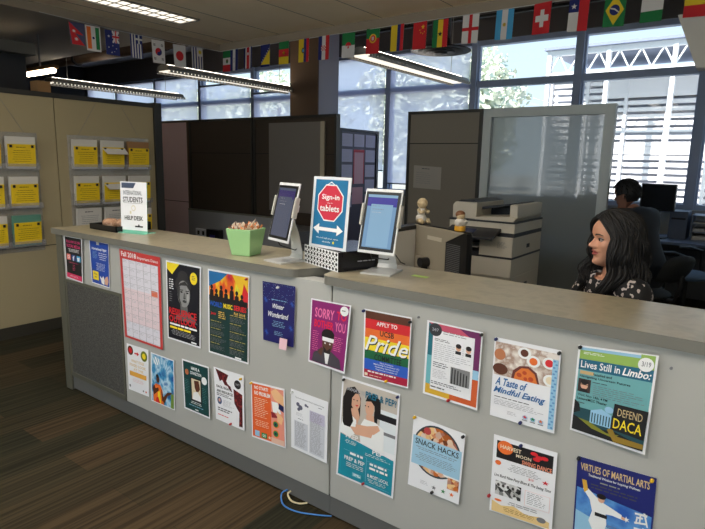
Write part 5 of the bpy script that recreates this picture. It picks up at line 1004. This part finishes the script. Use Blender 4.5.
BP = [(0, -.02), (.01, -.012), (.02, -.002), (.04, .024), (.06, .055), (.08, .078), (.11, .096), (.145, .103), (.175, .099), (.2, .083), (.218, .055), (.23, .02), (.235, 0)]
WP = [(0, .010), (.006, .020), (.015, .029), (.03, .039), (.05, .049), (.07, .058), (.095, .067), (.125, .0735), (.16, .075), (.185, .069), (.205, .056), (.22, .037), (.231, .015), (.235, 0)]
g_ = lambda x, s: math.exp(-(x/s)**2)
def head_geo(skin, lips, male=False, NZ=110, NP=128):
    vs, fs, mi = [], [], []
    for i in range(NZ+1):
        z = .235*(1-math.cos(PI*i/NZ))/2 if False else .235*i/NZ
        F0, F, B, W = max(interp(FP, z), 0), max(interp(FS, z), 0), interp(BP, z), max(interp(WP, z), 0)
        for j in range(NP):
            a = 2*PI*j/NP; a = a-.35*math.sin(a)*(1 if True else 0) if math.cos(a) > -2 else a
            s, c_ = math.sin(a), math.cos(a)
            e = 2/2.25 if c_ > 0 else 1
            x = W*math.copysign(abs(s)**e, s); y = (F if c_ > 0 else B)*math.copysign(abs(c_)**e, c_)
            if c_ > 0:
                ax_ = abs(x); y += (F0-F)*g_(x, .023)
                A = interp([(.076, 0), (.080, .006), (.085, .019), (.090, .0255), (.095, .026), (.102, .021), (.110, .0145), (.118, .0085), (.126, .004), (.134, .0)], z) if .076 < z < .134 else 0
                wn = interp([(.076, .013), (.088, .0135), (.1, .0095), (.115, .0075), (.134, .009)], z)
                y += A*g_(x, wn)
                y += .006*g_(ax_-.013, .006)*g_(z-.087, .006)
                y -= .0085*g_(ax_-.031, .0155)*g_(z-.121, .0095)
                y += .0014*g_(ax_-.028, .02)*g_(z-.138, .007)
                y += .0045*g_(ax_-.043, .017)*g_(z-.096, .016)
                y += .0035*g_(x, .019)*g_(z-.0548, .0042)+.0032*g_(x, .019)*g_(z-.0675, .0036)-.0028*g_(x, .015)*g_(z-.0612, .0016)
                y -= .0010*g_(ax_-.03, .006)*g_(z-.062, .008)
                y += .003*g_(x, .016)*g_(z-.018, .012)
            vs.append(Vector((x, y, z)))
    vs.append(Vector((0, .02, -.002))); vs.append(Vector((0, -.01, .2352)))
    for i in range(NZ):
        for j in range(NP):
            a, b = i*NP+j, i*NP+(j+1) % NP; fs.append((a, b, b+NP, a+NP))
            p = (vs[a]+vs[b+NP])/2; k = 0
            if p.y > .05:
                hw = .0245*math.sqrt(max(0, 1-((p.z-.0612)/.0115)**2)); up_ = p.z > .0612
                if abs(p.x) < hw and abs(p.z-.0612) < .0105-(.002 if up_ and abs(p.x) < .003 else 0) and p.z < .071: k = 1
            mi.append(k)
    n = NZ*NP
    for j in range(NP): fs.append((len(vs)-2, (j+1) % NP, j)); mi.append(0); fs.append((len(vs)-1, n+j, n+(j+1) % NP)); mi.append(0)
    m = MB(); m.v = vs; m.f = [list(q) for q in fs]; m.mats = [skin, lips]; m.m = mi
    return m
def skin_mesh(joints, edges, root=0, sub=2):
    me = bpy.data.meshes.new('sk'); me.from_pydata([j[0] for j in joints], edges, []); o = bpy.data.objects.new('sk', me); C.objects.link(o)
    md = o.modifiers.new('s', 'SKIN'); md.use_smooth_shade = True; o.modifiers.new('u', 'SUBSURF').levels = sub
    sv = me.skin_vertices[0].data
    for i, j in enumerate(joints): sv[i].radius = j[1] if isinstance(j[1], tuple) else (j[1], j[1]); sv[i].use_root = (i == root)
    dg = bpy.context.evaluated_depsgraph_get(); dg.update(); r_ = bpy.data.meshes.new_from_object(o.evaluated_get(dg))
    vs = [v.co.copy() for v in r_.vertices]; fs = [list(p.vertices) for p in r_.polygons]
    bpy.data.objects.remove(o); bpy.data.meshes.remove(r_); bpy.data.meshes.remove(me); return vs, fs
def seated(J, grow=0, parts='all'):
    """J: joint dict in local coordinates, facing +y. returns mesh of skin or garment"""
    js, es, idx = [], [], {}
    def add(n, r_, par=None):
        idx[n] = len(js); js.append((J[n], (r_[0]+grow, r_[1]+grow) if isinstance(r_, tuple) else r_+grow))
        if par: es.append((idx[par], idx[n]))
    ms = J.get('ms', 1)
    if parts in ('all', 'shirt', 'trousers'):
        add('pelvis', (.145*ms, .115*ms))
        if parts != 'trousers':
            add('waist', (.125*ms, .095*ms), 'pelvis'); add('ribs', (.14*ms, .10*ms), 'waist'); add('chest', (.13*ms, .085*ms), 'ribs')
            if parts == 'all': add('neck0', .052*ms, 'chest'); add('neck1', .046*ms, 'neck0')
            for s in 'LR':
                add('sh'+s, .058*ms, 'chest'); add('el'+s, .043*ms, 'sh'+s); add('wr'+s, .03*ms if parts == 'all' else .034*ms, 'el'+s)
        if parts != 'shirt':
            for s in 'LR':
                add('hip'+s, .088*ms, 'pelvis'); add('kn'+s, .062*ms, 'hip'+s); add('an'+s, .042*ms, 'kn'+s)
                if parts == 'all': add('toe'+s, .03, 'an'+s)
        if parts == 'all':
            for s in 'LR':
                d = (Vector(J['pa'+s])-Vector(J['wr'+s])); L_ = d.length; d.normalize(); sg = 1 if s == 'R' else -1; side = Vector((sg*d.y, -sg*d.x, 0)).normalized()*-1; dn = Vector((0, 0, -1))
                add('pa'+s, (.03, .018), 'wr'+s); P = Vector(J['pa'+s])
                for k in range(4):
                    off = side*(-.024+.016*k); ln = (.03, .034, .031, .024)[k]
                    J['f%d%s' % (k, s)] = tuple(P+off+d*.03); J['g%d%s' % (k, s)] = tuple(P+off+d*(.03+ln)+dn*.008); J['h%d%s' % (k, s)] = tuple(P+off+d*(.028+ln*1.6)+dn*.028)
                    add('f%d%s' % (k, s), .0085, 'pa'+s); add('g%d%s' % (k, s), .008, 'f%d%s' % (k, s)); add('h%d%s' % (k, s), .007, 'g%d%s' % (k, s))
                J['t0'+s] = tuple(P-side*.04-d*.01+dn*.008); J['t1'+s] = tuple(P-side*.05+d*.02+dn*.02); add('t0'+s, .011, 'pa'+s); add('t1'+s, .009, 't0'+s)
    return skin_mesh(js, es, 0)
def garment(vs, fs, J, which, m, grow=.011):
    seg = []
    def sg(a, b, k): seg.append((Vector(J[a]), Vector(J[b]), k))
    sg('waist', 'ribs', 'shirt'); sg('ribs', 'chest', 'shirt'); sg('chest', 'neck0', 'shirt'); sg('neck0', 'neck1', 'skin'); sg('pelvis', 'waist', 'shirt')
    seg.append((Vector(J['pelvis']), Vector(J['pelvis'])-Vector((0, 0, .05)), 'trousers'))
    for s in 'LR':
        sg('chest', 'sh'+s, 'shirt'); sg('sh'+s, 'el'+s, 'shirt'); sg('el'+s, 'wr'+s, 'shirt'); sg('wr'+s, 'pa'+s, 'skin')
        sg('pelvis', 'hip'+s, 'trousers'); sg('hip'+s, 'kn'+s, 'trousers'); sg('kn'+s, 'an'+s, 'trousers'); sg('an'+s, 'toe'+s, 'skin')
    me = bpy.data.meshes.new('g'); me.from_pydata(vs, [], fs); me.update(); nr = [v.normal.copy() for v in me.vertices]; bpy.data.meshes.remove(me)
    def kind(p):
        best = None
        for a, b, k in seg:
            d = b-a; t_ = max(0, min(1, (p-a).dot(d)/max(d.length_squared, 1e-9))); r_ = (p-a-d*t_).length
            if best is None or r_ < best[0]: best = (r_, k)
        return best[1]
    ks = [kind(Vector(v)) for v in vs]; out = MB()
    keep = [f_ for f_ in fs if any(ks[i] == which for i in f_)]
    use = sorted({i for f_ in keep for i in f_}); mp_ = {i: n for n, i in enumerate(use)}
    out.add([Vector(vs[i])+nr[i]*grow for i in use], [[mp_[i] for i in f_] for f_ in keep], m); return out
def person(name, loc, rz, lab, J, headpos, headrot, hs, skin, lips, shirt_m, trouser_m, hair_fn, collar=None):
    t = thing(name, loc, lab, 'person', rz=rz)
    vs, fs = seated(dict(J), 0, 'all'); body = MB(); body.add(vs, fs, skin)
    T = Matrix.Translation(headpos) @ Euler(headrot).to_matrix().to_4x4() @ Matrix.Scale(hs, 4)
    hm = head_geo(skin, lips)
    b1 = MB(); b1.v = [T @ v for v in hm.v]; b1.f = hm.f; b1.m = hm.m; b1.mats = hm.mats
    for s in (-1, 1): b1.add([T @ (Vector((s*(.072+.006*math.sin(a)*0+dx), -.008+.014*math.cos(a), .105+.028*math.sin(a)))) for dx in (0, .012) for a in [2*PI*k/12 for k in range(12)]], [(k, (k+1) % 12, 12+(k+1) % 12, 12+k) for k in range(12)]+[tuple(range(12, 24))], skin)
    A = body.build('body', t, smooth=True); Hh = b1.build('headtmp', t, smooth=True)
    me = None
    # one continuous body: union of head and body
    md = A.modifiers.new('u', 'BOOLEAN'); md.operation = 'UNION'; md.object = Hh; md.solver = 'EXACT'
    try: md.material_mode = 'TRANSFER'
    except Exception: pass
    t_loc, t_rot = t.location.copy(), t.rotation_euler.copy()
    bpy.context.view_layer.update(); dg = bpy.context.evaluated_depsgraph_get(); me = bpy.data.meshes.new_from_object(A.evaluated_get(dg))
    A.modifiers.clear()
    if len(me.polygons) > 8000:
        A.data = me; A.data.polygons.foreach_set('use_smooth', [True]*len(me.polygons)); bpy.data.objects.remove(Hh)
    else: # fall back to a plain join
        body.add(b1.v, [], skin); o2 = len(vs); m2 = MB(); m2.v = list(map(Vector, vs))+b1.v; m2.f = [list(q) for q in fs]+[[i+len(vs) for i in q] for q in b1.f]; m2.m = [0]*len(fs)+b1.m; m2.mats = b1.mats
        bpy.data.objects.remove(A); bpy.data.objects.remove(Hh); A = m2.build('body', t, smooth=True)
    def part(nm, mb, sm=True): return mb.build(nm, t, smooth=sm)
    part('shirt', garment(vs, fs, J, 'shirt', shirt_m)); part('trousers', garment(vs, fs, J, 'trousers', trouser_m))
    for s in 'LR':
        a, b = Vector(J['an'+s]), Vector(J['toe'+s]); part('shoe', MB().tube([a+Vector((0, -.05, -.02)), a+Vector((0, 0, -.01)), a.lerp(b, .5)+Vector((0, 0, 0)), b, b+Vector((0, .03, 0))], [.035, .05, .045, .04, .02], black_m, 12))
    ew = pc('eye_white', 176, 160, 152, .8); ei = pc('iris_brown', 16, 9, 7, .8)
    for s in (-1, 1):
        m = MB(); m.T = T; m.ball((s*.031, .0645, .1205), .0122, ew, 12).ball((s*.0305+s*-.001, .0726, .1202), .0066, ei, 10); part('eye', m)
        m = MB(); m.T = T; m.tube([(s*.0175, .0775, .1195), (s*.024, .0785, .1245), (s*.032, .0775, .1265), (s*.041, .072, .1245), (s*.047, .066, .121)], [.0008, .0018, .0022, .002, .001], hairk, 6)
        m.tube([(s*.019, .0765, .1185), (s*.030, .0765, .1145), (s*.043, .0695, .1175)], [.0007, .0011, .0007], pc('lid_shade', 120, 70, 56), 5); part('eyelashes', m)
        m = MB(); m.T = T; m.tube([(s*.014, .0885, .1375), (s*.024, .0895, .1425), (s*.036, .084, .144), (s*.05, .0705, .1385)], [.0022, .0032, .0028, .0012], hairk, 6); part('eyebrow', m)
        m = MB(); m.T = T; m.ball((s*.0065, .1010, .0835), .0032, pc('nostril', 60, 24, 20), 6, (1, 1.1, .6)); part('nostril', m)
    part('hair', hair_fn(T)); return t
hair_m = noisemat('hair_black_brown', [c(9, 6, 6), c(18, 12, 10)], 40, .65, stretch=(3, 3, .4))
def scalp(az, pol, add=0, cz=.135):
    return Vector(((.081+add)*math.sin(pol)*math.sin(az), -.006+(.103+add)*math.sin(pol)*math.cos(az), cz+(.104+add)*math.cos(pol)))
def cap(T, m, thick, limit):
    k = MB(); k.T = T; NA, NP = 64, 30; vs = [scalp(2*PI*i/NA, PI*.93*j/NP, thick) for j in range(NP+1) for i in range(NA)]; fs = []
    for j in range(NP):
        for i in range(NA):
            a = (2*PI*(i+.5)/NA); a = a if a < PI else a-2*PI; p = scalp(a, PI*.93*(j+.5)/NP, thick)
            if limit(abs(a), p.z): fs.append((j*NA+i, j*NA+(i+1) % NA, (j+1)*NA+(i+1) % NA, (j+1)*NA+i))
    k.add(vs, fs, m); return k
def dirv(az, pol): return Vector((math.sin(pol)*math.sin(az), math.sin(pol)*math.cos(az), math.cos(pol)))
def onscalp(d, add): return Vector(((.081+add)*d.x, -.006+(.103+add)*d.y, .135+(.104+add)*d.z))
def hair_woman(T):
    m = cap(T, hair_m, .005, lambda a, z: z > (.205 if a < R(30) else .205-(a-R(30))*.11 if a < R(68) else .02))
    rnd = random.Random(4); part_x = .012
    for i in range(620):
        side = rnd.choice((-1, 1)); front = i % 3 == 0
        pol0 = rnd.uniform(.35, .80) if front else rnd.uniform(-.6, .5)
        a = side*R(rnd.uniform(60, 92) if front else rnd.uniform(78, 180)); lay = rnd.uniform(.006, .026); r_ = rnd.uniform(.0028, .0052)
        d0 = dirv(0, pol0); d0 = (d0+Vector((part_x*6+side*.04, 0, 0))).normalized(); d1 = dirv(a, R(rnd.uniform(88, 100))); pts = []; rad = []
        for k in range(9):
            q = k/8; d = (d0*(1-q)+d1*q+Vector((side*.25, 0, 0))*math.sin(PI*q)*.6).normalized(); pts.append(onscalp(d, lay*(.35+.65*min(1, q*2)))); rad.append(r_)
        base = pts[-1].copy(); ph = a*5+rnd.uniform(-.8, .8); fr_ = 46+9*math.sin(a*7); L_ = rnd.uniform(.22, .33); flare = rnd.uniform(.0, .035); out = Vector((base.x, base.y+.006, 0)).normalized(); tang = Vector((-out.y, out.x, 0))
        pull = Vector((0, .05, 0)) if front else Vector((0, 0, 0))
        for k in range(1, 19):
            q = k/18; z = base.z-L_*q; amp = .004+.011*min(1, q*1.8); w_ = fr_*L_*q+ph
            pts.append(Vector((base.x, base.y, z))+out*(flare*math.sin(min(1, q*1.3)*PI/2)-.016*q)+pull*q*q+out*math.sin(w_)*amp+tang*math.cos(w_*.8)*amp*.9); rad.append(r_*(1.1-.8*q*q))
        m.tube(pts, rad, hair_m, 5)
    return m
def hair_man(T):
    m = cap(T, hair_m, .004, lambda a, z: z > (.192 if a < R(60) else .12 if a < R(100) else .055)); rnd = random.Random(9)
    for i in range(260):
        a = R(rnd.uniform(-180, 180)); pol = rnd.uniform(.05, 1.9 if abs(a) > R(95) else 1.45 if abs(a) > R(60) else .95); p = scalp(a, pol, .003); q = scalp(a+rnd.uniform(-.1, .1), pol+.25, .011); m.tube([p, p.lerp(q, .5)*1.0+Vector((0, 0, .003)), q], [.006, .006, .002], hair_m, 5)
    return m
skinw = noisemat('skin_warm', [c(206, 146, 116), c(214, 156, 126)], 14, .5); lipw = pc('lips_rose', 168, 84, 78, .4)
blouse = noisemat('blouse_black_white', [c(20, 18, 20), c(24, 20, 22), c(196, 184, 178), c(186, 172, 166)], 42, .8, detail=1.5, lo=.54, hi=.6, const=True)
JW = dict(pelvis=(0, 0, .62), waist=(0, .01, .76), ribs=(0, .02, .89), chest=(0, .01, .985), neck0=(0, .012, 1.05), neck1=(0, .028, 1.13), ms=.9)
for s, g in (('L', -1), ('R', 1)):
    JW.update({'sh'+s: (g*.16, 0, 1.035), 'el'+s: (g*.215, .08, .82), 'wr'+s: (g*.13, .27, .775), 'pa'+s: (g*.09, .33, .765), 'hip'+s: (g*.09, .04, .60), 'kn'+s: (g*.11, .42, .59), 'an'+s: (g*.11, .43, .12), 'toe'+s: (g*.12, .54, .06)})
person('person', (-.49, .83, 0), R(-140-90)+R(6), 'seated woman with long dark wavy hair and black and white blouse, looking left', JW, (0, .03, 1.107), (R(0), 0, R(-8)), .97, skinw, lipw, blouse, pc('trousers_black', 24, 24, 28, .9), hair_woman)
JM = dict(pelvis=(0, 0, .62), waist=(0, .04, .77), ribs=(0, .12, .92), chest=(0, .17, 1.08), neck0=(0, .21, 1.15), neck1=(0, .25, 1.21), ms=1.22)
for s, g in (('L', -1), ('R', 1)):
    JM.update({'sh'+s: (g*.20, .17, 1.12), 'el'+s: (g*.27, .27, .89), 'wr'+s: (g*.16, .46, .82), 'pa'+s: (g*.13, .54, .80), 'hip'+s: (g*.1, .04, .60), 'kn'+s: (g*.12, .46, .58), 'an'+s: (g*.12, .48, .12), 'toe'+s: (g*.13, .6, .06)})
person('person', (-.74, 3.5, 0), R(66), 'man in a dark jacket sitting at a desk by the window, seen from behind', JM, (0, .27, 1.17), (R(-12), 0, R(10)), 1.05, pc('skin_far', 150, 104, 84), pc('lips_far', 130, 76, 70), pc('jacket_black', 24, 26, 32, .8), pc('trousers_dark', 30, 32, 40, .9), hair_man)

# ============================================================ OUTSIDE
struct(MB().box(-70, 50, 6.3, 90, -.3, -.2, pc('outside_paving', 170, 168, 160, .9)), 'ground_outside')
bw = pc('building_white', 232, 232, 236, .8); lou = pc('louvre_white', 240, 240, 244, .7); bgr = pc('building_grey', 214, 218, 232, .8)
t = thing('building', (0, 30.5, -.2), 'white building with rows of horizontal louvres outside the right windows', 'building'); o = t.location
MB().box(-10.4, 12, 31, 38, -.2, 6.2, bgr).build('wall', t, origin=o)
MB().box(-10.6, 12.2, 30, 38.2, 6.0, 6.4, bw).box(-10.4, 12, 30.2, 31, 2.2, 2.6, bw).box(-7.6, 12, 30.1, 31, 5.0, 6.0, bw).build('floor_bands', t, origin=o)
z = -.1
while z < 5.9:
    if not 2.1 < z < 2.6: MB().box(-10.4, 12, 30.2, 30.5, z, z+.2, lou).build('louvre', t, origin=o)
    z += .34
for i in range(12): MB().box(-10.4+1.9*i, -10.25+1.9*i, 30.05, 30.6, -.2, 6.0, bw).build('column', t, origin=o)
t = thing('steel_canopy', (0, 27, 5.6), 'white steel truss canopy above the louvred building', 'canopy'); o = t.location
tw = pc('truss_white', 236, 238, 242, .5)
m = MB(); m.box(-9.6, 12, 26.9, 27.1, 6.75, 7.0, tw); m.build('top_chord', t, origin=o); MB().box(-9.6, 12, 26.9, 27.1, 5.85, 5.98, tw).build('bottom_chord', t, origin=o)
MB().box(-9.7, 12, 26.6, 33, 7.0, 7.12, pc('canopy_roof', 130, 140, 166)).build('roof', t, origin=o)
x = -9.5; i = 0
while x < 11.5:
    MB().cyl((x, 27, 5.95), (x+.45, 27, 6.8), .04, tw, 6).cyl((x+.45, 27, 6.8), (x+.9, 27, 5.95), .04, tw, 6).build('diagonal', t, origin=o)
    if i % 3 == 0: MB().box(x-.09, x+.09, 26.85, 27.15, -.2, 7.0, tw).build('post', t, origin=o)
    x += .9; i += 1
leafm = noisemat('leaves_glare_pale', [c(196, 208, 186), c(220, 226, 204), c(236, 238, 222), c(176, 190, 172)], 4, .9); bark = pc('bark', 110, 96, 84, .9)  # leaf colours paled to imitate glare and overexposure
def tree(x, y, h_, r_, lab, seed, grp=None):
    t = thing('tree', (x, y, -.2), lab, 'tree', group=grp); rnd = random.Random(seed); o = t.location
    m = MB(); m.tube([(x, y, -.2), (x+.1, y, h_*.4), (x, y, h_*.8)], [.2, .15, .06], bark, 8)
    for k in range(7): a = rnd.uniform(0, 6.28); m.tube([(x, y, h_*(.35+.06*k)), (x+math.cos(a)*r_*.7, y+math.sin(a)*r_*.7, h_*(.55+.05*k))], [.07, .02], bark, 5)
    m.build('trunk', t, origin=o)
    m = MB()
    for k in range(2600):
        a = rnd.uniform(0, 2*PI); cz = rnd.uniform(-1, 1); rr_ = r_*rnd.uniform(.55, 1.05)*(1+.2*math.sin(3*a+seed)+.15*math.sin(7*cz)); s = math.sqrt(1-cz*cz)
        p = Vector((x+rr_*s*math.cos(a), y+rr_*s*math.sin(a), h_*.62+rr_*cz*(h_*.42/r_))); L_ = rnd.uniform(.1, .24); d1 = Vector((rnd.uniform(-1, 1), rnd.uniform(-1, 1), rnd.uniform(-1, 1))).normalized()*L_; d2 = d1.orthogonal().normalized()*L_*.6
        m.add([p-d1, p+d2, p+d1, p-d2], [(0,1,2,3)], leafm)
    m.build('foliage', t, origin=o)
tree(-11.9, 18.5, 6.0, 2.0, 'pale green tree outside the window, nearest the hanging light and round diffuser', 1)
tree(-8.4, 15.5, 4.6, 1.2, 'pale tree outside between the round diffuser and the partition top', 2)
tree(-19.5, 33, 6.6, 3.0, 'faint grey green tree farther off, left of the louvred building', 3)
tree(-12.9, 27, 7.2, 2.2, 'faint tree right beside the left end of the louvred building', 4)
tree(-22, 21, 6.0, 3.4, 'tree outside behind the roller shades left of the column', 5)
tree(-31, 23, 5.6, 3.4, 'tree outside behind the roller shades of the middle bays', 6)
# ------------------------------------------------------------ world + sun
w = bpy.data.worlds.new('sky'); sc.world = w; w.use_nodes = True; nt = w.node_tree; bgn = nt.nodes['Background']
tc = nt.nodes.new('ShaderNodeTexCoord'); sx = nt.nodes.new('ShaderNodeSeparateXYZ'); nt.links.new(tc.outputs['Generated'], sx.inputs[0])
rp = nt.nodes.new('ShaderNodeValToRGB'); rp.color_ramp.elements[0].position = 0; rp.color_ramp.elements[0].color = (.68, .86, .96, 1); rp.color_ramp.elements[1].position = .7; rp.color_ramp.elements[1].color = (.42, .66, .95, 1)
nt.links.new(sx.outputs[2], rp.inputs[0]); nt.links.new(rp.outputs[0], bgn.inputs[0]); bgn.inputs[1].default_value = SKY
sun = bpy.data.lights.new('sun', 'SUN'); sun.energy = SUN; sun.angle = R(1); sun.color = (1, .96, .9); so = bpy.data.objects.new('sun', sun); C.objects.link(so); so.rotation_euler = Vector((-.35, -.75, .62)).to_track_quat('Z', 'Y').to_euler()
sc.view_settings.exposure = EXPO
